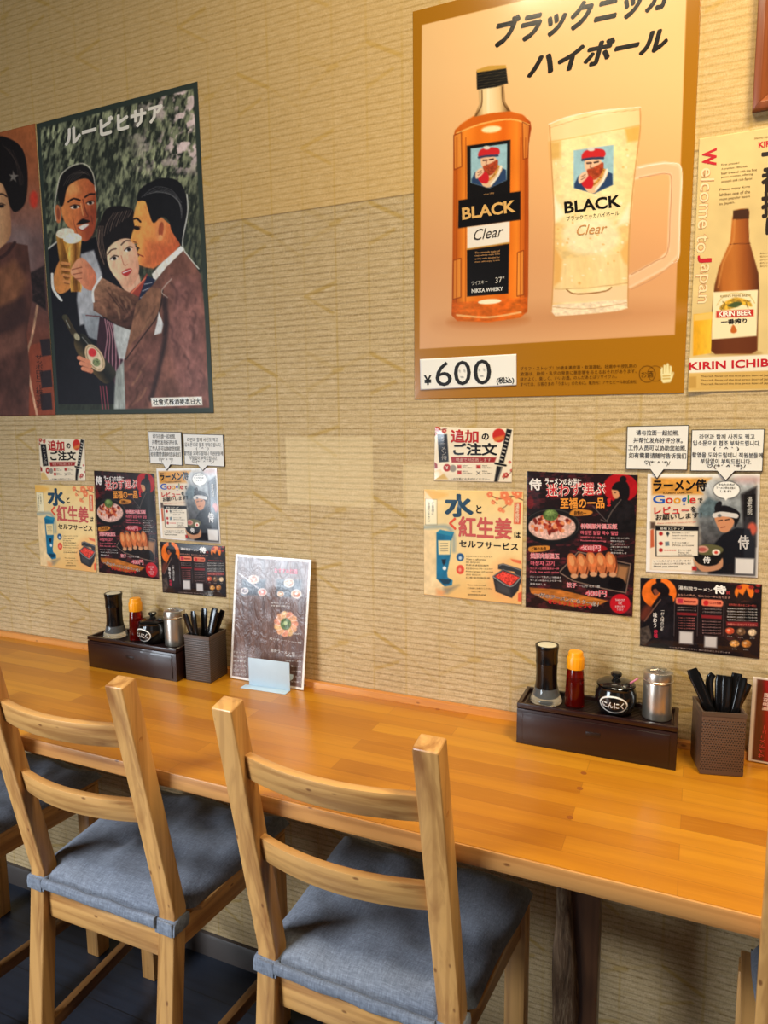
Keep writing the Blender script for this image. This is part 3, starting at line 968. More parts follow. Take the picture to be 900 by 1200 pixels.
    # man at the right
    face = [(522, 268), (560, 275), (592, 372), (640, 356), (684, 392), (736, 492), (706, 530), (640, 585), (600, 612), (560, 606), (528, 594), (521, 560), (530, 545), (518, 532), (526, 514), (512, 498), (520, 488), (498, 486), (483, 472), (494, 432), (506, 404), (497, 362), (508, 312)]
    a.poly(face, grad((500, 400), (720, 470), (236, 162, 84), (226, 140, 78), (190, 92, 56)), n=(.06, 24, 24, 4))
    a.poly([(560, 470), (640, 480), (700, 520), (600, 608), (545, 600)], (176, 78, 48), a=.5, soft=7)
    a.poly([(518, 272), (528, 222), (572, 186), (640, 160), (712, 168), (752, 212), (772, 292), (766, 384), (746, 492), (722, 470), (690, 420), (676, 372), (640, 354), (600, 384), (578, 336), (558, 276)], (24, 23, 26), sm=True)
    for i in range(6): a.line([(540 + i * 14, 255 - i * 6), (610 + i * 16, 205 + i * 8), (690 + i * 10, 220 + i * 16), (740, 280 + i * 16)], 3, (112, 112, 114), a=.6)
    a.ell(636, 418, 26, 58, (222, 138, 84), 6).ell(638, 416, 13, 38, (160, 78, 50), 6).ell(634, 456, 11, 14, (230, 150, 96))
    a.line([(498, 366), (516, 362), (534, 378)], 10, (32, 22, 20)).ell(516, 410, 16, 9, (30, 20, 18), 10).line([(506, 400), (534, 404)], 4, (60, 34, 26))
    a.line([(500, 478), (512, 482)], 5, (110, 50, 34)).line([(522, 540), (548, 552)], 5, (130, 44, 36)).line([(512, 500), (528, 512)], 6, (60, 36, 28))
    a.poly([(592, 640), (640, 584), (738, 498), (756, 516), (668, 604), (604, 680)], (230, 222, 212))
    jk = (112, 74, 64)
    a.poly([(600, 690), (664, 606), (752, 520), (800, 580), (836, 640), (850, 900), (600, 900), (520, 771)], jk, n=(.2, 40, 90, 7))
    a.line([(768, 240), (772, 330), (746, 490), (784, 560), (828, 612)], 6, (206, 206, 198), a=.85)
    a.poly([(515, 790), (540, 720), (568, 648), (610, 668), (580, 740), (545, 800)], (34, 40, 62))
    for i in range(3): a.line([(535 + i * 10, 760 - i * 34), (575 + i * 8, 735 - i * 26)], 4, (160, 160, 170))
    a.poly([(560, 790), (612, 690), (640, 660), (600, 800)], (214, 208, 204))
    # glasses and hands
    a.poly([(100, 650), (128, 575), (165, 555), (200, 600), (190, 700), (136, 740), (106, 715)], (206, 132, 70), sm=True)
    a.poly([(112, 442), (200, 424), (198, 520), (186, 620), (170, 690), (140, 640), (122, 530)], grad((112, 500), (200, 500), (196, 140, 66), (120, 74, 26), (206, 150, 70)), n=(.2, 12, 40, 3))
    a.ell(158, 436, 46, 26, (236, 220, 196), -8, n=(.12, 12, 10, 2))
    a.poly([(146, 470), (240, 462), (232, 560), (226, 620), (242, 706), (236, 730), (186, 730), (180, 690), (190, 630), (170, 560)], grad((150, 600), (240, 600), (190, 130, 50), (226, 170, 86), (120, 70, 24), (214, 160, 84)), n=(.25, 10, 40, 5))
    a.ell(194, 462, 46, 26, (240, 226, 206), -4, n=(.12, 12, 10, 4))
    for xx in (200, 214, 228): a.line([(xx, 640), (xx + 2, 720)], 4, (96, 56, 20), a=.6)
    a.poly([(186, 640), (192, 604), (226, 560), (262, 572), (312, 644), (300, 716), (262, 716), (224, 676)], grad((190, 640), (310, 660), (230, 160, 120), (196, 110, 80)), sm=True)
    for k in range(4): a.line([(140 + k * 4, 585 + k * 30), (178, 590 + k * 30)], 15, (214, 142, 84)).line([(142 + k * 4, 596 + k * 30), (178, 600 + k * 30)], 3.5, (110, 54, 30))
    for k in range(3): a.line([(192 + k * 6, 618 + k * 24), (240, 606 + k * 28)], 4, (130, 64, 44))
    a.line([(92, 640), (98, 716), (138, 772)], 13, (222, 216, 206))
    # --- lower half
    a.fr(40, 320, 4.091)
    a.poly([(228, 190), (330, 190), (330, 330), (262, 300), (246, 260)], (140, 144, 150), soft=2, n=(.15, 20, 40, 3))
    a.line([(250, 196), (318, 202)], 4, (90, 30, 30))
    a.poly([(315, 200), (392, 240), (446, 380), (440, 470), (395, 540), (330, 420), (300, 340)], (56, 34, 44))
    for i in range(6): a.line([(340 + i * 10, 215 + i * 6), (352 + i * 12, 300), (340 + i * 18, 400), (350 + i * 14, 470)], 5, (196, 140, 150), a=.75)
    a.poly([(380, 235), (470, 268), (478, 330), (440, 410), (408, 405), (385, 300)], (178, 180, 178), soft=2, n=(.12, 14, 26, 6))
    a.poly([(392, 470), (430, 412), (440, 460), (440, 690), (380, 690)], (150, 154, 148), soft=2, n=(.2, 8, 80, 7))
    for i in range(3): a.line([(318 + i * 14, 540), (330 + i * 14, 660)], 5, (170, 70, 84), a=.7)
    a.poly([(318, 10), (430, 72), (505, 108), (490, 190), (466, 268), (400, 244), (285, 172), (283, 80)], grad((300, 60), (420, 230), (146, 106, 82), (112, 76, 60), (70, 46, 40)), n=(.3, 24, 16, 8))
    for i in range(4): a.line([(360 + i * 30, 90 + i * 20), (410 + i * 22, 160 + i * 16)], 6, (58, 38, 34), a=.6)
    a.line([(322, 12), (284, 74), (286, 130)], 10, (222, 216, 208))
    a.poly([(600, 20), (690, -10), (800, 0), (832, 300), (850, 690), (560, 690), (440, 690), (432, 420), (464, 270), (490, 140), (560, 60)], jk, n=(.35, 40, 60, 9))
    a.poly([(660, 20), (790, 10), (820, 300), (830, 620), (700, 560), (640, 300)], (134, 90, 88), a=.5, soft=10, n=(.4, 30, 44, 10))
    a.poly([(490, 140), (560, 60), (618, 70), (600, 200), (470, 330), (440, 410), (464, 270)], (128, 90, 68), a=.8, n=(.3, 20, 40, 11))
    a.line([(618, 74), (596, 190), (520, 300), (440, 410)], 6, (44, 30, 28))
    a.line([(660, 20), (612, 78), (640, 110)], 5, (180, 160, 150), a=.8)
    a.poly([(598, 180), (622, 240), (612, 280), (576, 292), (590, 230)], (206, 206, 206))
    a.line([(626, 120), (632, 250), (610, 400), (560, 600)], 26, (40, 28, 30), soft=3, a=.85)
    a.poly([(440, 430), (560, 300), (620, 300), (590, 460), (540, 640), (450, 690)], (96, 62, 56), a=.7, soft=5, n=(.4, 34, 44, 12))
    rf = random.Random(11)
    for k in range(26):
        x0, y0 = rf.uniform(640, 800), rf.uniform(20, 600)
        d = rf.uniform(20, 60)
        a.line([(x0, y0), (x0 + d * .5, y0 + d * .7), (x0 + d * .4, y0 + d * 1.6)], rf.uniform(5, 12), rf.choice(((66, 42, 40), (160, 112, 104), (150, 100, 90), (58, 38, 38))), soft=2.5, a=.5)
    for k in range(14):
        x0, y0 = rf.uniform(470, 590), rf.uniform(140, 620)
        a.line([(x0, y0), (x0 - 14, y0 + 30), (x0 - 40, y0 + 64)], rf.uniform(4, 9), rf.choice(((60, 40, 34), (158, 116, 88), (140, 96, 78))), soft=2, a=.5)
    for k in range(12):
        x0, y0 = rf.uniform(310, 460), rf.uniform(50, 200)
        a.line([(x0, y0), (x0 + 18, y0 + 20), (x0 + 24, y0 + 50)], rf.uniform(4, 8), rf.choice(((64, 42, 36), (176, 132, 102))), soft=2, a=.5)
    a.line([(150, 205), (180, 262), (206, 306)], 27, (64, 54, 40)).line([(146, 204), (172, 256)], 4, (170, 170, 160), a=.8)
    a.ell(148, 206, 14, 12, (70, 66, 50), 60)
    a.poly([(192, 322), (214, 290), (246, 292), (320, 384), (394, 470), (352, 528), (292, 486), (212, 386)], grad((200, 420), (300, 350), (30, 28, 24), (86, 70, 46), (26, 26, 24), (54, 52, 44)), sm=True)
    a.ell(206, 300, 20, 12, (170, 160, 130), 60)
    a.line([(232, 302), (300, 384)], 5, (130, 130, 124), a=.7)
    a.ell(292, 402, 40, 72, (206, 176, 140), -28).ell(292, 402, 33, 63, (128, 110, 80), -28).ell(292, 402, 30, 60, (214, 190, 158), -28).ell(280, 376, 19, 21, (206, 52, 56), -28)
    a.ell(300, 424, 18, 20, (120, 130, 90), -28, n=(.5, 5, 5, 3))
    for k in range(3): a.line([(216 + k * 10, 402 + k * 26), (262 + k * 6, 422 + k * 22)], 21, (206, 132, 100)).line([(220 + k * 10, 414 + k * 26), (262 + k * 6, 434 + k * 22)], 3.5, (110, 54, 40))
    a.poly([(560, 597), (805, 590), (808, 632), (565, 640)], (232, 222, 210))
    a.write('maker_lettering', '社會式株酒麥本日大', (570, 602), (798, 597), (572, 633), (50, 44, 42), .015)
    a.line([(778, 470), (800, 380)], 0, K, a=0)
    a.fr(0, 80, 2.8556)
    a.write('title_lettering', 'ルービヒサア', (217, 200), (545, 112), (219, 262), (255, 246, 232), .05)
    # dark printed edge
    a.fr(0, 0, 1)
    def edge(x, y, c):
        e = np.minimum.reduce([a.U * 515, (1 - a.U) * 515, a.V * 728, (1 - a.V) * 728])
        k = np.clip((14 - e) / 3, 0, 1)[:, None]
        br = 1 + .22 * (fbm(x / 2.2, y / 5.0, 31.0, 3) - .5) + .16 * (fbm(x / 14, y / 14, 33.0) - .5)
        return (c * br[:, None] * (1 - k) + np.array([48, 56, 50.]) * k) * 1.15
    a.everywhere(edge)
    return a


def art_woman(ref):
    a = Art(ref, 190, 270, (150, 84, 48))
    a.fr(0, 140, 3.387)
    a.everywhere(lambda x, y, c: grad((60, 0), (60, 1180), (176, 98, 54), (160, 92, 60), (120, 92, 88), (96, 66, 62), (124, 62, 42), (118, 58, 40))(x, y) * (1 + .25 * (fbm(x / 40, y / 40, 3.0) - .5))[:, None])
    a.ell(136, 318, 16, 34, (206, 62, 44), soft=3)
    a.poly([(46, 420), (110, 440), (140, 600), (50, 560)], (150, 128, 124), a=.5, soft=10)
    a.poly([(100, 620), (176, 580), (186, 760), (130, 720)], (46, 34, 34), soft=2, n=(.5, 12, 12, 2))
    a.poly([(110, 900), (215, 870), (225, 1190), (120, 1190)], (140, 66, 44))
    for y0 in (875, 1000, 1090): a.poly([(160, y0), (205, y0 - 6), (210, y0 + 60), (168, y0 + 66)], (44, 32, 36))
    a.line([(150, 740), (130, 860), (110, 960), (150, 1180)], 9, (186, 140, 110), n=(.4, 10, 30, 3))
    a.poly([(-420, 560), (-80, 520), (44, 488), (112, 500), (132, 700), (108, 850), (122, 1000), (112, 1250), (-420, 1250)], (88, 54, 46), sm=False, n=(.35, 40, 80, 4))
    a.poly([(-60, 620), (60, 560), (110, 640), (60, 740), (-60, 860)], (132, 84, 58), soft=8, n=(.2, 30, 50, 5))
    a.poly([(-80, 780), (100, 700), (112, 800), (-80, 900)], (62, 40, 38), a=.8, soft=5)
    a.poly([(-80, 900), (90, 830), (100, 900), (-80, 1000)], (142, 92, 74), a=.55, soft=8)
    a.line([(-30, 560), (20, 540), (60, 490)], 14, (64, 40, 38))
    a.poly([(-100, 250), (0, 230), (34, 300), (46, 420), (40, 470), (10, 505), (-60, 560), (-160, 540)], grad((-60, 400), (50, 400), (226, 180, 136), (214, 162, 116), (170, 116, 80)), sm=True)
    a.poly([(-190, 330), (-160, 130), (-40, 70), (34, 74), (92, 120), (112, 220), (102, 330), (66, 368), (44, 350), (26, 290), (0, 250), (-80, 260)], (26, 20, 20), sm=True)
    for i in range(4): a.line([(10 + i * 14, 100 + i * 8), (60 + i * 10, 160 + i * 20), (80 + i * 4, 260)], 2.5, (72, 58, 52), a=.6)
    a.poly([(54, 205), (60, 220), (74, 222), (62, 232), (66, 248), (54, 238), (42, 246), (48, 230), (38, 220), (52, 220)], (150, 140, 130), a=.8)
    a.line([(-10, 300), (10, 296), (28, 306)], 6, (40, 26, 24)).ell(4, 344, 15, 6, (30, 20, 20)).line([(-12, 342), (6, 334), (22, 340)], 4, (40, 24, 22))
    a.ell(-110, 344, 15, 6, (30, 20, 20)).line([(-60, 350), (-66, 420), (-44, 428)], 4, (160, 100, 70)).ell(-50, 462, 24, 10, (176, 50, 44))
    a.write('side_lettering', '\n'.join('サッポロビール株式會社'), (142, 935), (172, 935), (146, 1150), (60, 34, 30), 0, 0, .9)
    a.everywhere(lambda x, y, c: c * (1.08 + .2 * (fbm(x / 7, y / 14, 31.0, 3) - .5))[:, None])
    return a


def art_kirin(ref):
    a = Art(ref, 190, 270, (222, 192, 132))
    a.fr(800, 150, 3.75)
    a.everywhere(lambda x, y, c: c * (1 + .14 * (fbm(x / 120, y / 120, 2.0) - .5))[:, None])
    bt = [(221, 380), (224, 364), (254, 356), (288, 356), (293, 372), (289, 400), (293, 500), (316, 580), (333, 640), (336, 700), (328, 978), (302, 992), (142, 993), (121, 976), (128, 800), (140, 690), (160, 610), (208, 500), (217, 400)]
    a.ell(230, 990, 116, 12, (160, 120, 70), soft=4, a=.7)
    a.poly(bt, grad((125, 700), (335, 690), (74, 32, 12), (176, 98, 36), (186, 108, 42), (150, 76, 26), (84, 38, 16)), n=(.06, 30, 120, 3))
    a.poly([(222, 364), (290, 356), (292, 400), (220, 404)], (66, 34, 18))
    a.line([(208, 512), (296, 508)], 3, (90, 40, 14)).line([(228, 405), (222, 500), (180, 590), (156, 700)], 8, (206, 134, 66), a=.6)
    a.poly([(124, 926), (326, 914), (326, 978), (302, 992), (142, 993), (121, 976)], (96, 44, 20), a=.9)
    a.poly([(134, 722), (331, 712), (324, 914), (127, 930)], (240, 222, 180))
    a.line([(150, 780), (180, 740), (230, 726), (290, 736), (316, 770)], 3, (196, 164, 90))
    a.poly([(160, 795), (190, 762), (236, 745), (290, 760), (304, 786), (262, 778), (226, 792), (190, 800)], (206, 158, 50), sm=True, n=(.5, 10, 8, 4))
    a.poly([(196, 782), (232, 764), (262, 772), (232, 790)], (70, 84, 46), sm=True)
    a.line([(170, 800), (186, 774), (176, 764)], 4, (110, 90, 40)).line([(286, 790), (280, 768), (296, 760)], 4, (110, 90, 40))
    a.poly([(148, 806), (312, 797), (311, 828), (147, 836)], (196, 44, 34))
    a.poly([(222, 864), (238, 890), (228, 902), (214, 900), (210, 888)], (190, 96, 34), sm=True)
    a.write('label_lettering', 'KIRIN BEER', (158, 808), (302, 801), (158, 830), (246, 236, 220), .03)
    a.write('label_lettering', '一番搾り', (168, 842), (282, 836), (168, 864), (40, 30, 26), .03)
    a.write('label_lettering', "KIRIN'S PRIME BREW", (166, 735), (300, 730), (166, 745), (150, 120, 70))
    a.poly([(48, 820), (130, 810), (124, 990), (45, 1002)], grad((48, 900), (130, 900), (226, 160, 30), (246, 194, 60)), n=(.08, 14, 40, 5))
    a.poly([(50, 822), (130, 812), (130, 840), (50, 848)], (236, 190, 100))
    a.poly([(24, 1012), (620, 985), (620, 1060), (22, 1078)], (240, 226, 206))
    a.poly([(20, 1078), (620, 1060), (620, 1140), (16, 1155)], (214, 172, 96))
    a.poly([(28, 1094), (60, 1092), (60, 1142), (27, 1144)], (190, 146, 72))
    a.write('title_lettering', 'KIRIN ICHIBAN', (28, 1030), (470, 1008), (28, 1066), (196, 32, 44), .025)
    for i in range(3): a.write('small_print', 'The rich flavor of the first press beer of Japan', (78, 1088 + i * 17), (392, 1082 + i * 17), (78, 1098 + i * 17), (104, 76, 40))
    red, cream = (196, 34, 46), (240, 216, 170)
    a.write('title_lettering', 'W', (150, 88), (148, 166), (86, 96), red, .035)
    for off, c in ((.03, (206, 150, 104)), (.0, cream)):
        a.write('title_lettering', 'elcome to', (142, 176), (118, 548), (82, 178), c, off)
        a.write('title_lettering', 'apan', (118, 598), (104, 770), (62, 600), c, off)
    a.write('title_lettering', 'J', (128, 556), (127, 590), (66, 560), red, .035)
    for i, t in enumerate(('First pressed', 'A premium 100% malt', 'beer brewed with the first', 'press process, offering', 'smooth and rich flavor.')):
        a.write('small_print', t, (170, 160 + i * 18), (170 + len(t) * 6, 157 + i * 18 - len(t) * .5), (170, 171 + i * 18), (110, 80, 44))
    for i, t in enumerate(('Please enjoy Kirin', 'Ichiban one of the', 'most popular beers', 'in Japan.')):
        a.write('small_print', t, (162, 268 + i * 21), (162 + len(t) * 7.4, 263 + i * 21 - len(t) * .5), (162, 281 + i * 21), (110, 80, 44))
    a.write('title_lettering', 'KIRIN', (332, 64), (420, 52), (334, 90), red, .03)
    a.write('small_print', 'BREWED FOR GOOD TIMES', (316, 44), (440, 30), (316, 52), (150, 110, 60))
    a.write('title_lettering', '一\n番\n搾\nり', (345, 110), (450, 98), (345, 506), (40, 28, 24), .04, 0, .92)
    for i in range(5): a.write('small_print', '麦のおいしいところだけを', (340, 548 + i * 14), (440, 544 + i * 14), (340, 556 + i * 14), (130, 96, 56))
    return a


def art_order(ref, nu=150, nv=110):
    a = Art(ref, nu, nv, (244, 226, 196))
    a.fr(500, 495, 8.18)
    a.poly([(75, 460), (140, 450), (215, 545), (80, 545)], (226, 186, 116), soft=2)
    a.poly([(78, 380), (105, 400), (108, 440), (78, 442)], (150, 44, 38))
    for dx, dy, rr in ((110, 60, 26), (175, 80, 22), (85, 110, 14), (765, 505, 24), (800, 380, 12), (815, 460, 12), (740, 520, 10)):
        for k in range(5): a.ell(dx + rr * .6 * math.cos(k * 1.26), dy + rr * .6 * math.sin(k * 1.26), rr * .5, rr * .5, (192, 60, 52))
        a.ell(dx, dy, rr * .3, rr * .3, (240, 200, 170))
    a.line([(75, 130), (110, 80), (200, 60)], 5, (90, 50, 40)).line([(740, 540), (790, 500), (830, 450)], 5, (90, 50, 40))
    a.poly([(106, 112), (205, 114), (220, 375), (125, 382)], (36, 34, 36), n=(.5, 20, 20, 3))
    a.ell(700, 125, 60, 66, (204, 44, 34)).poly([(650, 150), (750, 120), (750, 160), (660, 185)], (226, 150, 60), a=.7, soft=2)
    sw = [(772, 60), (820, 72), (745, 390), (700, 385)]
    a.poly(sw, (26, 24, 26))
    for i in range(8): a.line([(780 - i * 9.5, 105 + i * 35), (800 - i * 9.5, 112 + i * 35)], 11, (206, 196, 180))
    a.line([(668, 392), (762, 412)], 20, (24, 22, 24))
    a.poly([(682, 415), (736, 425), (690, 570), (655, 570)], (34, 32, 34)).line([(728, 430), (686, 560)], 6, (170, 164, 150))
    a.poly([(240, 330), (680, 334), (660, 382), (250, 384)], (160, 40, 40))
    a.ell(203, 434, 36, 36, (176, 44, 42)).ell(262, 440, 32, 34, (150, 138, 124))
    for x0, y0 in ((305, 408), (305, 462), (490, 408)): a.poly([(x0, y0), (x0 + 40, y0), (x0 + 40, y0 + 34), (x0, y0 + 34)], (186, 60, 56), n=(.4, 9, 9, x0))
    a.line([(492, 470), (525, 500)], 5, (60, 56, 56)).line([(525, 470), (492, 500)], 5, (60, 56, 56))
    T = a.write
    T('lettering', '追加', (240, 66), (510, 70), (240, 194), (190, 46, 44), .035)
    T('lettering', 'の', (540, 104), (608, 104), (540, 170), (30, 26, 26), .035)
    T('lettering', 'ご注文', (264, 196), (686, 196), (264, 316), (30, 26, 26), .035)
    T('lettering', '現金で対応致します', (290, 340), (628, 342), (290, 374), (232, 180, 160), .01)
    T('lettering', '\n'.join('ラーメン侍'), (132, 140), (188, 140), (148, 360), (170, 160, 150), 0, 0, .9)
    T('lettering', '¥', (190, 418), (216, 418), (190, 450), (240, 220, 200), .03)
    for x0, y0 in ((355, 406), (355, 460), (545, 406), (545, 460)):
        T('lettering', '現金のみ', (x0, y0), (x0 + 50, y0), (x0, y0 + 14), (60, 54, 52))
        T('lettering', 'お支払い可能です', (x0, y0 + 20), (x0 + 95, y0 + 20), (x0, y0 + 34), (60, 54, 52))
    T('lettering', '－お気軽にお声がけください－', (240, 528), (615, 532), (240, 552), (60, 54, 52), .01)
    return a


def art_water(ref, nu=190, nv=210):
    a = Art(ref, nu, nv, (250, 208, 134))
    a.fr(490, 570, 6.923)
    a.everywhere(lambda x, y, c: grad((450, 0), (450, 980), (244, 204, 130), (246, 216, 158), (244, 206, 138), (238, 184, 110))(x, y) * (1 + .08 * (fbm(x / 90, y / 90, 2.0) - .5))[:, None])
    a.poly([(45, 30), (240, 60), (150, 110), (50, 110)], (240, 176, 76), soft=4, a=.7, sm=True)
    a.poly([(60, 100), (155, 105), (155, 310), (60, 310)], (250, 234, 190)).line([(60, 100), (155, 105), (155, 310), (60, 310), (60, 100)], 3, (150, 120, 80), sm=False)
    a.line([(560, 60), (660, 100), (760, 80), (850, 110)], 8, (110, 64, 44)).line([(760, 80), (720, 150), (660, 190)], 6, (110, 64, 44)).line([(600, 110), (640, 140)], 5, (110, 64, 44))
    for dx, dy, rr in ((580, 66, 26), (700, 72, 40), (810, 62, 40), (735, 120, 36), (608, 128, 18), (665, 186, 20), (780, 50, 24), (640, 100, 14), (690, 200, 14)):
        for k in range(5): a.ell(dx + rr * .55 * math.cos(k * 1.26 + dx), dy + rr * .55 * math.sin(k * 1.26 + dx), rr * .48, rr * .48, (240, 122, 78), a=.85)
        a.ell(dx, dy, rr * .2, rr * .2, (250, 210, 150))
    a.poly([(780, 130), (838, 130), (830, 305), (776, 302)], (226, 96, 66))
    a.line([(50, 330), (150, 325), (240, 330), (285, 400), (290, 520)], 26, (110, 138, 152), soft=4, a=.7)
    a.poly([(45, 345), (150, 372), (150, 745), (250, 860), (160, 890), (50, 870)], (236, 204, 152), n=(.1, 40, 50, 3))
    a.poly([(148, 375), (180, 350), (290, 372), (268, 440), (262, 560), (235, 700), (240, 735), (280, 760), (275, 800), (215, 810), (150, 745)], (28, 110, 146), n=(.12, 40, 60, 4))
    a.poly([(148, 375), (180, 350), (290, 372), (262, 400)], (46, 136, 164))
    a.poly([(162, 436), (262, 436), (258, 552), (166, 552)], (240, 214, 156))
    for i in range(4): a.line([(182, 462 + i * 20), (240, 460 + i * 20)], 3, (70, 70, 70))
    a.poly([(190, 590), (226, 588), (222, 620), (208, 640), (196, 620)], (24, 34, 48)).ell(214, 662, 15, 16, (236, 236, 230))
    a.poly([(205, 820), (330, 800), (240, 870), (205, 870)], (140, 130, 110), soft=4, a=.8).poly([(165, 745), (270, 755), (250, 790), (205, 790)], (22, 62, 84))
    a.poly([(150, 830), (220, 850), (200, 890), (150, 880)], (236, 150, 90), a=.7, soft=4)
    a.ell(341, 572, 31, 33, (40, 84, 128)).ell(341, 578, 13, 14, (190, 206, 214)).ell(341, 672, 32, 38, (226, 80, 62)).ell(338, 675, 12, 15, (240, 150, 120))
    # box of red ginger
    a.ell(730, 760, 130, 150, (244, 140, 84), soft=16, a=.55)
    a.poly([(700, 600), (760, 575), (838, 610), (838, 650), (760, 640)], (244, 190, 120)).poly([(750, 585), (838, 600), (838, 630), (770, 610)], (226, 96, 66), a=.8)
    a.poly([(650, 632), (690, 622), (838, 670), (838, 700), (838, 800), (780, 690), (648, 668)], (58, 58, 60)).line([(660, 640), (700, 632), (838, 680)], 6, (140, 140, 138))
    a.poly([(605, 725), (690, 668), (840, 730), (815, 840), (760, 905), (628, 850)], (52, 50, 52), n=(.15, 30, 30, 4))
    a.poly([(622, 728), (690, 684), (826, 738), (745, 808)], (224, 70, 58), n=(.5, 8, 8, 7))
    a.line([(606, 728), (748, 810), (832, 738)], 8, (150, 148, 144)).line([(690, 672), (838, 734)], 6, (120, 118, 116)).line([(606, 728), (690, 672)], 6, (120, 118, 116))
    a.poly([(640, 770), (740, 822), (750, 880), (640, 840)], (84, 82, 84), a=.6, soft=3)
    a.poly([(812, 865), (842, 850), (842, 935), (810, 930)], (226, 96, 66))
    T = a.write
    T('lettering', '水', (212, 58), (446, 62), (216, 246), (44, 74, 96), .045)
    T('lettering', 'と', (470, 150), (515, 152), (470, 215), (40, 36, 36), .03)
    T('lettering', 'く', (250, 248), (310, 250), (250, 350), (232, 92, 62), .05)
    T('lettering', '紅生姜', (326, 236), (762, 256), (326, 410), (202, 92, 86), .03)
    T('lettering', 'は', (780, 362), (832, 366), (780, 415), (30, 28, 28), .03)
    T('lettering', 'セルフサービス', (332, 430), (812, 458), (332, 488), (36, 32, 32), .028)
    T('lettering', '\n'.join('ご自由に'), (112, 122), (132, 122), (112, 230), (80, 70, 60))
    T('lettering', '\n'.join('お取り下さい'), (78, 126), (98, 126), (78, 290), (80, 70, 60))
    T('lettering', '\n'.join('湯布院侍'), (790, 140), (822, 140), (788, 292), (250, 220, 180), .02, 0, .9)
    rows = ('お水はセルフサービスです', 'Water is self-service', '물은 셀프입니다', '饮用水请自助服务')
    for i, t in enumerate(rows): T('lettering', t, (388, 556 + i * 24), (388 + (216, 160, 110, 186)[i], 560 + i * 24), (388, 570 + i * 24), (90, 80, 66))
    rows = ('紅生姜はセルフサービスです', 'Pickled ginger self-service', '생강은 셀프입니다', '红姜请自助服务')
    for i, t in enumerate(rows): T('lettering', t, (388, 656 + i * 24), (388 + (216, 220, 120, 196)[i], 660 + i * 24), (388, 670 + i * 24), (90, 80, 66))
    rows = ('Please help yourself', 'ご自由にお取りください', '마음껏 드세요', '请随意取用谢谢')
    for i, t in enumerate(rows): T('lettering', t, (400 + (0, 0, 30, 0)[i], 790 + i * 26), (400 + (150, 200, 110, 150)[i], 794 + i * 26), (400 + (0, 0, 30, 0)[i], 804 + i * 26), (96, 86, 70))
    return a


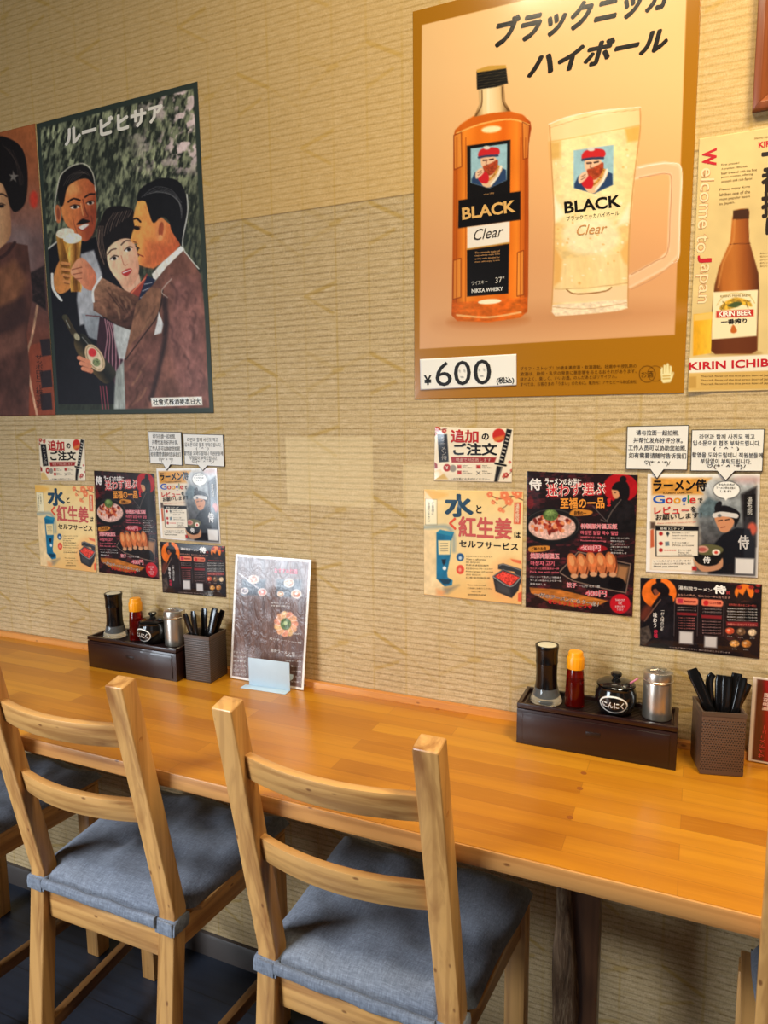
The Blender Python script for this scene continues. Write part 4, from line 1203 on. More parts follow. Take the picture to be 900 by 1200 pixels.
def art_menu(ref, nu=200, nv=240):
    a = Art(ref, nu, nv, (30, 20, 22))
    a.fr(610, 550, 6.43)
    a.everywhere(lambda x, y, c: np.array([34, 22, 24.]) + np.clip(fbm(x / 60 + y / 200, y / 26, 3.0) - .5, 0, 1)[:, None] * np.array([190, 40, 50.]))
    a.ell(755, 140, 130, 110, (176, 24, 30), n=(.1, 30, 30, 2))
    a.poly([(620, 400), (650, 330), (700, 240), (740, 200), (800, 220), (860, 280), (870, 480), (640, 480)], (26, 22, 24), n=(.5, 40, 40, 3))
    a.poly([(690, 150), (722, 130), (750, 160), (740, 215), (705, 215)], (214, 150, 104), sm=True).ell(715, 176, 7, 4, (40, 20, 20))
    a.poly([(690, 150), (720, 100), (790, 90), (822, 140), (815, 220), (770, 230), (748, 190), (735, 160)], (24, 20, 22), sm=True).ell(775, 75, 26, 26, (24, 20, 22))
    a.line([(610, 380), (650, 390), (690, 320), (760, 230)], 7, (130, 110, 100), a=.7).line([(550, 280), (660, 400)], 6, (90, 80, 78))
    a.ell(75, 250, 26, 50, (150, 30, 30), a=.5)
    # rice bowl
    a.ell(240, 430, 212, 140, (24, 22, 24)).ell(245, 420, 205, 122, (74, 66, 62), a=.6).ell(240, 425, 200, 118, (30, 26, 26))
    a.ell(240, 435, 180, 98, (222, 176, 160), n=(.25, 12, 12, 4))
    rr = random.Random(4)
    for i in range(60):
        t, q = rr.uniform(0, 2 * PI), rr.random() ** .5
        a.ell(240 + 150 * q * math.cos(t), 415 + 68 * q * math.sin(t), rr.uniform(10, 22), rr.uniform(8, 15), rr.choice(((196, 86, 52), (156, 46, 34), (228, 142, 92), (120, 40, 30))), rr.uniform(0, 180))
    a.ell(230, 345, 58, 44, (84, 104, 54), n=(.5, 10, 10, 5)).ell(225, 330, 34, 22, (128, 150, 84), n=(.4, 8, 8, 6))
    # gyoza plate
    a.poly([(300, 760), (440, 620), (830, 710), (835, 750), (790, 935), (420, 850), (310, 800)], (26, 22, 24))
    a.line([(302, 770), (440, 622), (832, 715), (795, 930), (640, 900), (400, 840), (302, 780)], 7, (140, 112, 96), sm=False)
    a.poly([(740, 720), (820, 735), (795, 850), (720, 820)], (206, 140, 86), a=.75, soft=4)
    for i in range(5):
        x0, y0 = 400 + i * 72, 720 - (0, 0, 14, 6, 10)[i]
        a.ell(x0, y0, 42, 90, (200, 108, 60), -14, n=(.25, 16, 30, i)).ell(x0 - 10, y0 - 30, 20, 40, (232, 164, 104), -14, a=.7).line([(x0 + 30, y0 - 60), (x0 + 38, y0 + 10), (x0 + 22, y0 + 80)], 10, (96, 40, 24))
        a.ell(x0 + 10, y0 + 84, 28, 18, (206, 150, 110))
    a.ell(725, 860, 62, 48, (18, 14, 16))
    a.poly([(375, 330), (420, 300), (540, 315), (520, 345), (400, 350)], (206, 130, 50), sm=True)
    a.poly([(60, 595), (100, 580), (215, 578), (205, 612), (80, 625)], (206, 130, 50), sm=True)
    a.poly([(430, 600), (490, 570), (620, 575), (655, 605), (560, 625), (470, 620)], (150, 24, 30), sm=True)
    a.poly([(70, 890), (300, 905), (480, 950), (660, 990), (600, 1020), (400, 1035), (200, 990), (80, 930)], (186, 108, 44), n=(.3, 60, 14, 9))
    a.ell(752, 1012, 76, 74, (192, 26, 38))
    T = a.write
    W, P = (240, 230, 222), (234, 110, 124)
    T('lettering', '侍', (66, 66), (162, 70), (66, 156), W, .04)
    T('lettering', 'ラーメンのお供に…', (188, 62), (498, 70), (188, 116), W, .03)
    for bo, c in ((.05, (240, 226, 214)), (.014, (206, 30, 40))):
        T('lettering', '迷わず選ぶ', (196, 110), (650, 92), (196, 214), c, bo)
    for bo, c in ((.03, (236, 150, 60)),): T('lettering', '至福の一品', (304, 216), (636, 212), (304, 298), c, bo)
    T('lettering', '！', (655, 222), (685, 218), (655, 282), (210, 40, 44), .04)
    T('lettering', '自慢の一', (410, 312), (500, 316), (410, 342), (50, 20, 16), .02)
    T('lettering', 'ご飯のお供', (84, 588), (196, 584), (84, 614), (50, 20, 16), .02)
    for bo, c in ((.05, (240, 190, 190)), (.0, (196, 40, 60))):
        T('lettering', '特製豚丼温玉飯', (458, 408), (732, 410), (458, 450), c, bo)
        T('lettering', '焼豚肉飯温玉', (74, 628), (298, 632), (74, 674), c, bo)
        T('lettering', '400円', (452, 566), (612, 572), (452, 614), c, bo)
        T('lettering', '480円', (490, 905), (655, 910), (490, 958), c, bo)
        T('lettering', '餃子', (350, 848), (430, 852), (350, 890), c, bo)
    T('lettering', '마장면 달걀 국수 덮밥', (458, 462), (738, 468), (458, 492), P, .015)
    T('lettering', '마장자 고기', (78, 690), (258, 694), (78, 724), P, .015)
    for t, x0, y0, w in (('特製豚丼の旨さ自慢', 458, 504, 160), ('Rice bowl with pork egg', 458, 530, 190), ('ラーメンと相性抜群の一杯', 74, 738, 220), ('Pork rice with onion', 74, 764, 220)): T('lettering', t, (x0, y0), (x0 + w, y0 + 4), (x0, y0 + 16), P)
    for i, t in enumerate(('香ばしく焼き上げた豚を', '特製だれで仕上げた', 'たっぷりのせて', 'ご飯と卵をからめて', 'ラーメンとともに', '是非お試しを')): T('lettering', t, (682, 512 + i * 22), (682 + (140, 100, 110, 140, 96, 120)[i], 515 + i * 22), (682, 525 + i * 22), (216, 206, 200))
    for i, t in enumerate(('ジューシーで香ばしい特製焼き', 'ラーメンの旨みとからむ一皿', '是非お試しを')): T('lettering', t, (74, 802 + i * 26), (74 + (236, 240, 120)[i], 808 + i * 26), (74, 816 + i * 26), (216, 206, 200))
    T('lettering', '一口サイズ 5個', (446, 868), (600, 872), (446, 888), (216, 206, 200))
    for bo, c in ((.05, (244, 226, 206)), (.015, (70, 22, 18))):
        T('lettering', '一杯のラーメンにもう一品！', (110, 920), (600, 1000), (100, 956), c, bo)
    T('lettering', 'ぜひセットでどうぞ', (210, 975), (545, 1020), (206, 1008), (206, 40, 44), .03)
    for i, t in enumerate(('TAKE OUT', 'OK!', 'お持ち帰り', 'できます')): T('lettering', t, (715 + (0, 24, 0, 12)[i], 975 + i * 24), (790 - (0, 24, 0, 12)[i], 977 + i * 24), (715 + (0, 24, 0, 12)[i], 991 + i * 24), (240, 200, 200), .01)
    return a


def art_review(ref, nu=190, nv=175):
    a = Art(ref, nu, nv, (244, 236, 226))
    a.fr(750, 550, 6.207)
    pic = [(80, 60), (850, 62), (832, 770), (72, 730)]
    a.poly(pic, (234, 212, 184))
    a.poly([(440, 60), (850, 62), (832, 770), (400, 750), (430, 500), (400, 300), (470, 200)], grad((500, 60), (600, 760), (190, 190, 190), (130, 134, 136), (70, 68, 70), (44, 40, 42)), soft=8, n=(.35, 40, 40, 3))
    a.poly([(85, 62), (520, 62), (430, 140), (460, 180), (90, 182)], (216, 150, 66), soft=3, n=(.12, 40, 12, 2))
    a.poly([(430, 280), (500, 200), (560, 230), (620, 290), (560, 340), (430, 340)], (92, 108, 114), soft=3, n=(.3, 24, 24, 5))
    a.poly([(735, 180), (850, 120), (845, 560), (760, 560)], (40, 36, 38), soft=3, n=(.4, 20, 40, 6)).poly([(760, 185), (840, 178), (836, 340), (756, 344)], (26, 22, 22))
    a.ell(815, 430, 34, 46, (200, 84, 60), soft=3)
    a.ell(790, 75, 90, 18, (206, 150, 150), soft=8, a=.7)
    a.poly([(76, 440), (100, 430), (104, 560), (76, 570)], (196, 96, 60)).poly([(76, 380), (110, 380), (110, 430), (76, 430)], (90, 70, 60), soft=2)
    # cook
    a.poly([(520, 560), (600, 470), (700, 420), (800, 430), (840, 560), (834, 770), (500, 760), (470, 640)], (24, 24, 30), soft=2)
    a.poly([(545, 340), (600, 320), (690, 330), (680, 400), (640, 450), (590, 450), (560, 400)], (206, 140, 100), sm=True)
    a.line([(570, 372), (600, 366)], 8, (40, 24, 22)).line([(622, 366), (650, 360)], 8, (40, 24, 22)).line([(590, 420), (620, 414)], 6, (130, 60, 50))
    a.poly([(540, 310), (600, 262), (680, 280), (730, 330), (690, 420), (680, 360), (600, 330)], (24, 22, 26), sm=True)
    a.line([(545, 332), (600, 322), (700, 336)], 34, (214, 206, 200)).ell(580, 334, 14, 12, (110, 110, 110))
    a.ell(570, 265, 22, 40, (28, 26, 30), 30)
    a.poly([(390, 650), (470, 700), (560, 690), (600, 640), (590, 720), (450, 740)], (196, 140, 104), sm=True)
    a.poly([(385, 575), (500, 545), (610, 580), (600, 640), (540, 690), (440, 690), (395, 640)], (26, 24, 24), sm=True)
    a.ell(500, 582, 108, 40, (96, 92, 60)).ell(455, 578, 46, 26, (206, 150, 130)).ell(455, 580, 30, 15, (178, 90, 80)).ell(555, 600, 30, 22, (240, 226, 206)).ell(555, 602, 13, 11, (206, 60, 44))
    a.poly([(112, 405), (430, 412), (428, 632), (114, 632)], (28, 26, 28)).poly([(120, 442), (424, 444), (422, 626), (122, 626)], (236, 222, 200))
    for k in range(3): a.ell(153, (466, 537, 585)[k], 15, 14, (176, 40, 40))
    a.poly([(190, 462), (204, 450), (216, 464), (203, 488)], (50, 56, 58)).poly([(184, 526), (212, 522), (216, 552), (186, 556)], (110, 124, 130))
    for k in range(5): a.line([(180 + k * 18, 586), (188 + k * 18, 586)], 7, (206, 80, 70))
    a.poly([(90, 655), (385, 652), (400, 735), (85, 725)], (240, 226, 204))
    a.poly([(380, 704), (414, 704), (414, 734), (380, 734)], (176, 44, 44))
    a.ell(630, 148, 100, 66, (40, 40, 42)).ell(630, 148, 96, 62, (246, 242, 234)).poly([(605, 200), (650, 200), (625, 226)], (246, 242, 234))
    a.poly([(694, 642), (832, 648), (826, 762), (692, 756)], (222, 216, 210), soft=2)
    T = a.write
    T('lettering', 'ラーメン侍', (96, 72), (486, 68), (96, 160), (28, 24, 24), .04)
    T('lettering', 'RAMEN SAMURAI', (170, 164), (382, 160), (170, 178), (110, 80, 40), .01)
    Bl, Rd, Yl, Gr = (44, 92, 180), (210, 52, 44), (232, 160, 40), (40, 140, 80)
    xs = ((95, 180), (188, 238), (244, 294), (302, 354), (346, 372), (366, 408))
    for ch, (x0, x1), c in zip('Google', ((94, 182), (188, 240), (246, 298), (304, 340), (348, 356), (362, 408)), (Bl, Rd, Yl, Bl, Gr, Rd)):
        y0, y1 = {'G': (186, 246), 'g': (205, 266), 'l': (184, 244)}.get(ch, (205, 246))
        T('lettering', ch, (x0, y0), (x1, y0 - 1), (x0, y1), c, .018)
    T('lettering', 'で', (422, 208), (458, 206), (422, 246), (30, 26, 26), .02)
    T('lettering', 'レビュー', (104, 268), (360, 266), (104, 322), (206, 40, 42), .025)
    T('lettering', 'を', (372, 266), (410, 266), (372, 306), (30, 26, 26), .03)
    T('lettering', 'お願いします！', (114, 326), (450, 308), (114, 368), (30, 26, 26), .02)
    T('lettering', 'Please write us a review on Google', (128, 386), (410, 374), (128, 396), (196, 60, 56), .01)
    T('lettering', '投稿 3ステップ', (148, 418), (320, 420), (148, 436), (236, 226, 210), .01)
    for x0, y0, t, w in ((234, 452, '店名を検索してください', 130), (234, 472, 'Search on the map', 160), (234, 492, '지도에서 검색', 100), (234, 524, 'クチコミを書く', 120), (234, 542, 'Write a review', 160), (278, 578, '星をつけて投稿', 96), (278, 596, 'Post it!', 80), (278, 612, '감사합니다', 100)):
        T('lettering', t, (x0, y0), (x0 + w, y0 + 1), (x0, y0 + 12), (80, 74, 70))
    T('lettering', 'いつもありがとうございます！', (98, 658), (370, 654), (98, 672), (80, 60, 50), .01)
    T('lettering', 'これからもおいしい一杯をお届けします', (98, 678), (374, 676), (98, 692), (80, 60, 50))
    T('lettering', 'Thank you always!', (98, 698), (274, 698), (98, 712), (60, 50, 46), .02)
    for i, t in enumerate(('あなたの声が', 'ラーメン侍を元気に', 'します！')): T('lettering', t, (572 - (0, 16, -14)[i], 100 + i * 24), (690 + (0, 8, -26)[i], 102 + i * 24), (572 - (0, 16, -14)[i], 116 + i * 24), (50, 46, 46), .015)
    T('lettering', '侍', (714, 476), (794, 476), (714, 578), (206, 200, 196), .03)
    T('lettering', '侍', (460, 632), (514, 632), (460, 682), (226, 220, 214), .03)
    T('lettering', '\n'.join('湯布院'), (780, 196), (816, 196), (780, 326), (190, 184, 176), .02, 0, .9)
    return a


def art_dark(ref, nu=200, nv=130):
    a = Art(ref, nu, nv, (26, 20, 22))
    a.fr(745, 672, 5.92)
    a.everywhere(lambda x, y, c: np.array([30, 22, 24.]) + np.clip(fbm(x / 60, y / 60, 3.0) - .55, 0, 1)[:, None] * np.array([180, 60, 50.]) * np.clip((x - 500) / 200, .2, 1)[:, None])
    a.ell(160, 135, 118, 108, (236, 112, 34), n=(.14, 40, 40, 2))
    a.poly([(30, 420), (60, 300), (110, 220), (180, 120), (250, 160), (270, 300), (250, 540), (30, 500)], (28, 24, 28), n=(.5, 30, 30, 4))
    a.poly([(105, 110), (120, 75), (180, 60), (230, 110), (210, 160), (160, 130), (130, 150)], (26, 20, 22), sm=True).ell(155, 48, 18, 22, (26, 20, 22)).poly([(118, 115), (140, 105), (158, 135), (135, 150)], (130, 70, 50), sm=True)
    a.line([(60, 330), (140, 220), (170, 180)], 8, (150, 110, 90), a=.7).ell(70, 270, 30, 60, (140, 60, 40), 30, a=.6, soft=4)
    a.poly([(30, 380), (90, 360), (110, 440), (60, 500), (30, 490)], (110, 92, 76), a=.5, n=(.6, 16, 16, 7))
    a.ell(750, 130, 68, 58, (236, 120, 36)).poly([(690, 190), (710, 130), (740, 150), (765, 105), (785, 160), (820, 190)], (40, 26, 24), n=(.3, 10, 10, 2))
    for dx, dy in ((715, 95), (840, 120), (850, 80), (800, 95)): a.ell(dx, dy, 20, 14, (150, 40, 34), n=(.5, 8, 8, dx))
    for x0, x1 in ((270, 272), (430, 432), (612, 614)): a.line([(x0 - 4, 170), (x1 - 12, 430)], 3, (90, 80, 80), sm=False)
    a.poly([(272, 172), (285, 165), (415, 170), (428, 182), (425, 212), (412, 218), (284, 212), (272, 204)], (232, 124, 92)).poly([(450, 182), (460, 176), (590, 184), (602, 196), (598, 222), (588, 230), (460, 222), (450, 214)], (232, 124, 92))
    a.poly([(286, 172), (322, 174), (322, 206), (286, 204)], (190, 50, 70)).ell(482, 203, 18, 18, (200, 40, 44))
    a.poly([(280, 268), (420, 274), (418, 292), (280, 286)], (132, 36, 40)).poly([(450, 285), (592, 292), (590, 314), (450, 306)], (132, 36, 40)).poly([(624, 332), (846, 340), (846, 368), (624, 360)], (132, 36, 40))
    a.poly([(636, 196), (850, 204), (848, 330), (634, 322)], (14, 12, 14), a=.8)
    a.poly([(298, 398), (392, 404), (390, 488), (296, 482)], (206, 196, 190), soft=2).poly([(472, 432), (558, 438), (556, 514), (470, 508)], (206, 196, 190), soft=2)
    for x0, y0, rx, ry, c in ((648, 396, 36, 28, (206, 80, 50)), (727, 402, 36, 30, (120, 86, 60)), (806, 408, 36, 28, (206, 176, 140)), (681, 484, 40, 28, (216, 150, 80)), (764, 486, 40, 32, (176, 110, 50))):
        a.ell(x0, y0, rx, ry, (44, 34, 32)).ell(x0, y0, rx * .86, ry * .82, c, n=(.5, 12, 12, x0)).ell(x0 - 8, y0 - 6, rx * .3, ry * .25, (246, 220, 190), a=.6)
    T = a.write
    W = (226, 214, 204)
    T('lettering', '湯布院ラーメン', (292, 82), (522, 100), (292, 108), W, .015)
    T('lettering', '侍', (532, 76), (622, 82), (534, 138), (246, 240, 232), .045)
    T('lettering', 'SNS', (624, 120), (650, 122), (624, 142), (196, 60, 60), .02)
    T('lettering', 'あなたの声が、私たちの一杯になります', (286, 136), (650, 160), (286, 152), (206, 150, 130))
    T('lettering', '\n'.join('一杯入魂の心を'), (172, 256), (196, 256), (166, 398), W, .01, 0, .9)
    T('lettering', '\n'.join('味わう'), (118, 270), (146, 270), (118, 374), W, .02, 0, .9)
    T('lettering', '\n'.join('侍魂'), (122, 388), (150, 388), (122, 446), (200, 44, 70), .02, 0, .9)
    T('lettering', 'Instagram', (332, 180), (412, 184), (332, 202), (130, 30, 30), .02)
    T('lettering', '口コミ投稿', (508, 192), (588, 196), (508, 210), (130, 30, 30), .02)
    for i in range(2): T('lettering', '最新情報やキャンペーンを', (284, 228 + i * 18), (414, 232 + i * 18), (284, 238 + i * 18), (150, 130, 126))
    for i in range(5): T('lettering', 'フォローしてお得な情報', (290, 300 + i * 18), (404, 304 + i * 18), (290, 309 + i * 18), (180, 100, 96))
    for i in range(2): T('lettering', 'ご来店の感想をお寄せ', (458, 238 + i * 20), (590, 243 + i * 20), (458, 249 + i * 20), (150, 130, 126))
    for i in range(5): T('lettering', '皆さまの声が励みです', (456, 324 + i * 20), (586, 329 + i * 20), (456, 334 + i * 20), (160, 120, 116))
    T('lettering', '湯布院の恵みをこの一杯に', (640, 206), (836, 216), (640, 222), (196, 80, 70), .01)
    for i in range(5): T('lettering', '厳選素材と自家製スープの深い味', (632 - (i % 2) * 4, 236 + i * 19), (842, 244 + i * 19), (632 - (i % 2) * 4, 246 + i * 19), (206, 196, 188))
    T('lettering', '自慢の一品をどうぞお試し', (634, 342), (838, 350), (634, 356), (226, 140, 120))
    for x0, y0 in ((630, 428), (706, 436), (790, 442), (664, 516), (744, 522)): T('lettering', 'おすすめ', (x0, y0), (x0 + 34, y0 + 2), (x0, y0 + 9), (176, 164, 156))
    T('lettering', 'いつもご来店いただき、誠にありがとうございます', (232, 502), (650, 542), (232, 514), (176, 150, 140))
    return a


def art_stand_menu(ref, nu=170, nv=250):
    a = Art(ref, nu, nv, (104, 82, 76))
    def wood(x, y, c):
        g = fbm(x / 26, y / 160, 2.0, 3)
        g2 = fbm(x / 5, y / 60, 6.0, 2)
        return np.array([84, 60, 54.]) + g[:, None] * np.array([52, 46, 42.]) + (g2[:, None] - .5) * 22
    a.fr(250, 640, 6.67)
    a.everywhere(wood)
    a.poly([(230, 262), (410, 262), (400, 385), (225, 385)], (52, 58, 72), soft=3).poly([(500, 262), (690, 268), (680, 400), (490, 395)], (44, 50, 62), soft=3)
    a.line([(205, 215), (350, 330)], 12, (190, 186, 190))
    for x0, y0, r_, c in ((318, 262, 40, (216, 160, 140)), (384, 362, 36, (216, 130, 120)), (248, 352, 30, (160, 150, 160)), (594, 290, 42, (222, 160, 130)), (528, 376, 28, (206, 160, 130)), (650, 376, 42, (214, 130, 90))):
        a.ell(x0, y0, r_, r_ * .86, (236, 220, 206)).ell(x0, y0, r_ * .78, r_ * .66, c, n=(.5, 12, 12, x0))
        a.ell(x0, y0, r_ * .25, r_ * .2, (250, 240, 226))
    for k in range(11):
        t = k / 11 * 2 * PI
        a.ell(570 + 66 * math.cos(t), 612 + 72 * math.sin(t), 30, 26, (226, 150 + 14 * (k % 3), 120), math.degrees(t), n=(.22, 10, 10, k))
        a.line([(570 + 50 * math.cos(t), 612 + 54 * math.sin(t)), (570 + 90 * math.cos(t + .3), 612 + 96 * math.sin(t + .3))], 5, (250, 220, 200))
    a.ell(568, 612, 42, 46, (84, 110, 60), n=(.5, 9, 9, 4)).ell(566, 606, 16, 16, (190, 206, 150))
    T = a.write
    T('lettering', 'おすすめ拉麺', (480, 170), (660, 180), (480, 212), (206, 60, 84), .03)
    W = (230, 222, 216)
    for i, t in enumerate(('湯布院ラーメン', '特製盛り')): T('lettering', t, (450, 440 + i * 22), (600, 446 + i * 22), (450, 452 + i * 22), W)
    T('lettering', '炙りチャーシュー麺', (440, 716), (690, 752), (440, 732), W)
    T('lettering', '1,200円', (600, 676), (690, 684), (600, 692), W)
    T('lettering', '豚骨ラーメン 侍', (450, 800), (640, 830), (450, 828), W, .01)
    for i in range(6): T('lettering', ('豚骨醤油ラーメン', '味噌ラーメン', '塩ラーメン', 'つけ麺', '替え玉', '半熟味玉')[i], (610 - (i < 2) * 40, 850 + i * 40), (690, 856 + i * 40), (610 - (i < 2) * 40, 864 + i * 40), W)
    for i in range(6): T('lettering', ('チャーハン', 'からあげ', '焼き餃子', 'ライス', '生ビール', 'ソフトドリンク')[i], (160, 820 + i * 34), (260, 826 + i * 34), (160, 836 + i * 34), W)
    a.fr(0, 0, 1)
    def border(x, y, c):
        e = np.minimum.reduce([a.U * 206, (1 - a.U) * 206, a.V * 300, (1 - a.V) * 300])
        k = np.clip((6.5 - e) / 1.5, 0, 1)[:, None]
        return c * (1 - k) + np.array([244, 238, 230.]) * k
    return a.everywhere(border)


def art_side_menu(ref, nu=120, nv=150):
    a = Art(ref, nu, nv, (110, 50, 30))
    a.fr(860, 780, 9.23)
    a.everywhere(lambda x, y, c: np.array([94, 44, 30.]) * (1 + .3 * (fbm(x / 30, y / 200, 2.0) - .5))[:, None])
    a.poly([(330, 130), (700, 130), (700, 1060), (325, 1050), (330, 500)], (160, 24, 26), soft=5)
    a.write('lettering', 'サイドメニュー', (258, 990), (300, 640), (320, 995), (206, 60, 60), .02)
    a.write('lettering', '単品料理', (300, 480), (325, 290), (400, 490), (236, 196, 186), .04)
    a.fr(0, 0, 1)
    def border(x, y, c):
        e = np.minimum.reduce([a.U * 150, (1 - a.U) * 150, a.V * 172, (1 - a.V) * 172])
        k = np.clip((4.6 - e) / 1.2, 0, 1)[:, None]
        return c * (1 - k) + np.array([232, 214, 200.]) * k
    return a.everywhere(border)

# ================================================================ the setting
ZT = 0.803                      # counter top above the floor
tag(fin('wall_back', boxes((-4.6, 2.4, 0.0, 0.12, 0.0, 2.9)), M['wallpaper']), kind='structure')
tag(fin('floor', boxes((-4.6, 2.4, -5.0, 0.0, -0.1, 0.0)), M['floor']), kind='structure')
bm = bmesh.new()
prof = [(0, 0), (-0.012, 0), (-0.012, 0.052), (-0.008, 0.06), (0, 0.062)]
add_loft(bm, [[(x, y, z) for y, z in prof] for x in (-4.5, 2.3)])
tag(fin('baseboard_back', bm, M['baseboard']), kind='structure')

# ================================================================ posters and prints on the wall
def curl(amp, k1, k2, tl=0, tr=0, bl=0, br=0):
    def f(u, v):
        w = amp * (0.5 + 0.5 * np.sin(u * k1 + v * 2.0) * np.cos(v * k2 - u))
        e = np.clip(np.minimum.reduce([u, 1 - u, v, 1 - v]) * 8, 0, 1)
        w = w * e
        for a, (cu, cv) in ((tl, (0, 0)), (tr, (1, 0)), (bl, (0, 1)), (br, (1, 1))):
            if a:
                d = np.sqrt((u - cu) ** 2 + ((v - cv) * 1.4) ** 2)
                w = w + a * np.clip(1 - d / 0.25, 0, 1) ** 2
        return w
    return f


def wall_rect(x0, x1, z1, z0):
    return [np.array(p) for p in ((x0, 0.0, z1), (x1, 0.0, z1), (x1, 0.0, z0), (x0, 0.0, z0))]


q = [(43, 145.5), (231.7, 95.8), (251, 484), (65.8, 486)]
c = on_wall(q)
put_print('poster', art_beer([tuple(to_px(p)) for p in c]), Sheet(c, curl(.0012, 5, 4)), 'print',
          'vintage poster of two men and a woman toasting with beer under dark foliage', 'poster')
wz1, wz0 = float(c[0][2]), float(c[3][2])
wx = float(c[0][0] + c[3][0]) / 2 - 0.003
c = wall_rect(wx - 0.515, wx, wz1 + 0.002, wz0 - 0.001)
put_print('poster', art_woman([tuple(to_px(p)) for p in c]), Sheet(c, curl(.001, 4, 4)), 'print',
          'vintage poster of a dark-haired woman in a brown kimono, left of the toasting trio', 'poster')
c = wall_rect(-0.543, -0.0285, 2.204, 1.4615)
put_print('poster', art_whisky([tuple(to_px(p)) for p in c]), Sheet(c, curl(.0016, 6, 5)), 'laminate',
          'large gold-bordered whisky poster with an amber bottle and a glass mug', 'poster')
WHISKY = Sheet(c, curl(.0016, 6, 5))
c = wall_rect(-0.0215, 0.2755, 1.8875, 1.4625)
put_print('poster', art_kirin([tuple(to_px(p)) for p in c]), Sheet(c, curl(.002, 6, 5, bl=.004)), 'print',
          'cream beer poster with a brown bottle and red lettering, right of the whisky poster', 'poster')

# price slip stuck to the whisky poster
q = [(492.6, 421), (605.7, 415), (605.7, 451.5), (493.4, 457)]
a = Art(q, 60, 24, (246, 240, 230))
a.fr(0, 0, 1)
a.write('lettering', '¥', (497.5, 440), (507, 439.5), (497.8, 451.5), (30, 28, 28), .03)
a.write('lettering', '6', (511.5, 424.5), (531, 423.5), (512, 453), (36, 34, 34), .0)
a.write('lettering', '0', (533.5, 423.3), (553.5, 422.2), (534, 452), (36, 34, 34), .0)
a.write('lettering', '0', (556.5, 422), (577, 421), (557, 451), (36, 34, 34), .0)
a.write('lettering', '(税込)', (583, 442.5), (603, 441.5), (583.3, 451), (30, 28, 28), .03)
for x0 in (540, 546, 563, 569): a.ell(x0, 435 - (x0 - 540) * .05, .7, .7, (90, 90, 90))
a.line([(542, 442), (545, 441.8)], .7, (120, 120, 120)).line([(565, 441), (568, 440.8)], .7, (120, 120, 120))
def on_whisky(px, py):
    p = px_on(px, py, y=0.0)
    u, v = (p[0] + 0.543) / 0.5145, (2.204 - p[2]) / 0.7425
    return WHISKY.at(np.array(u), np.array(v), 0.0006)
put_print('price_slip', a, Sheet([on_whisky(*p) for p in q], None, 0.0012), 'print',
          'white price slip with a handwritten-style 600 at the foot of the whisky poster', 'price tag')

# the five small prints, twice
RQ = {'order': [(510, 500), (601.5, 502.5), (600, 565), (509, 563)], 'water': [(497, 573.5), (613.5, 576), (611.5, 708.5), (497, 696.5)],
      'menu': [(618, 552), (747.5, 556.5), (741, 722.5), (616, 711)], 'review': [(759, 555), (891, 556), (888, 677), (757, 670)],
      'dark': [(750.5, 676.5), (893, 684.5), (890, 772), (750, 756.5)]}
LQ = {'order': [(45.8, 513.5), (99.5, 515), (100.5, 563.5), (48.5, 563.5)], 'water': [(41, 568), (110.5, 570), (113.5, 671), (48, 663)],
      'menu': [(110.5, 551.5), (181, 555), (187, 679), (116.5, 670.5)], 'review': [(183.5, 549), (254.5, 548), (259, 637), (189, 631)],
      'dark': [(188, 634.5), (264, 640), (265.5, 700), (191, 694)]}
spec = (('order', art_order, 'order_notice', 'order notice with a black sword and red sun', 'notice', (150, 110), 'order notices on the wall'),
        ('water', art_water, 'self_service_notice', 'yellow self-service notice with a blue water dispenser', 'notice', (190, 210), 'self-service notices'),
        ('menu', art_menu, 'menu_print', 'black menu print with a rice bowl and dumplings', 'menu', (200, 240), 'side dish menus on the wall'),
        ('review', art_review, 'review_notice', 'white-bordered review print with a cook holding noodles', 'notice', (190, 175), 'review request prints'),
        ('dark', art_dark, 'flyer', 'dark flyer with an orange moon and a swordsman', 'flyer', (200, 130), 'dark shop flyers'))
for key, fn, nm, lab, cat, (nu, nv), grp in spec:
    put_print(nm, fn(RQ[key], nu, nv), Sheet(on_wall(RQ[key]), curl(.0016, 5, 6)), 'laminate',
              lab + ', right set under the whisky poster', cat, grp)
    put_print(nm, fn(RQ[key], int(nu * .7), int(nv * .7)), Sheet(on_wall(LQ[key]), curl(.0016, 4, 5)), 'laminate',
              lab + ', left set under the toasting poster', cat, grp)


def bubble_sign(quad, tail, inset, rows, label, group):
    """speech-bubble card: black edge, white face, tail pointing down"""
    tl, tr, br, bl = quad
    t0, tip, t1 = tail
    def card(pts, y0, y1, mat, bm):
        P = [px_on(px, py, y=0.0) for px, py in pts]
        ring = lambda y: [(p[0], y, p[2]) for p in P]
        add_loft(bm, [ring(y0), ring(y1)])
    def shrink(pts, d):
        P = np.array(pts, float); n = len(P); out = []
        for i in range(n):
            a_, b_, c_ = P[i - 1], P[i], P[(i + 1) % n]
            e1, e2 = (b_ - a_) / np.linalg.norm(b_ - a_), (c_ - b_) / np.linalg.norm(c_ - b_)
            n1, n2 = np.array([-e1[1], e1[0]]), np.array([-e2[1], e2[0]])
            m = n1 + n2
            out.append(b_ + m / max(m @ n1, .3) * d)
        return [tuple(p) for p in out]
    outer = [tl, tr, br, t1, tip, t0, bl]
    bm = bmesh.new(); card(outer, -0.0006, -0.0032, None, bm)
    root = fin('speech_bubble_sign', bm, M['ink_black'])
    bm = bmesh.new(); card(shrink(outer, inset), -0.0030, -0.0036, None, bm)
    fin('paper_face', bm, M['paper_back'], root)
    a = Art(quad, 4, 4, (255, 255, 255))
    for t, x0, y0, x1, y1, h in rows: a.write('lettering', t, (x0, y0), (x1, y1), (x0 - .1, y0 + h), (56, 52, 52), .0 if inset < .8 else .013)
    lettering(a, Sheet(on_wall(quad), None, 0.0036), M['print'], root)
    tag(root, label, 'sign', group)


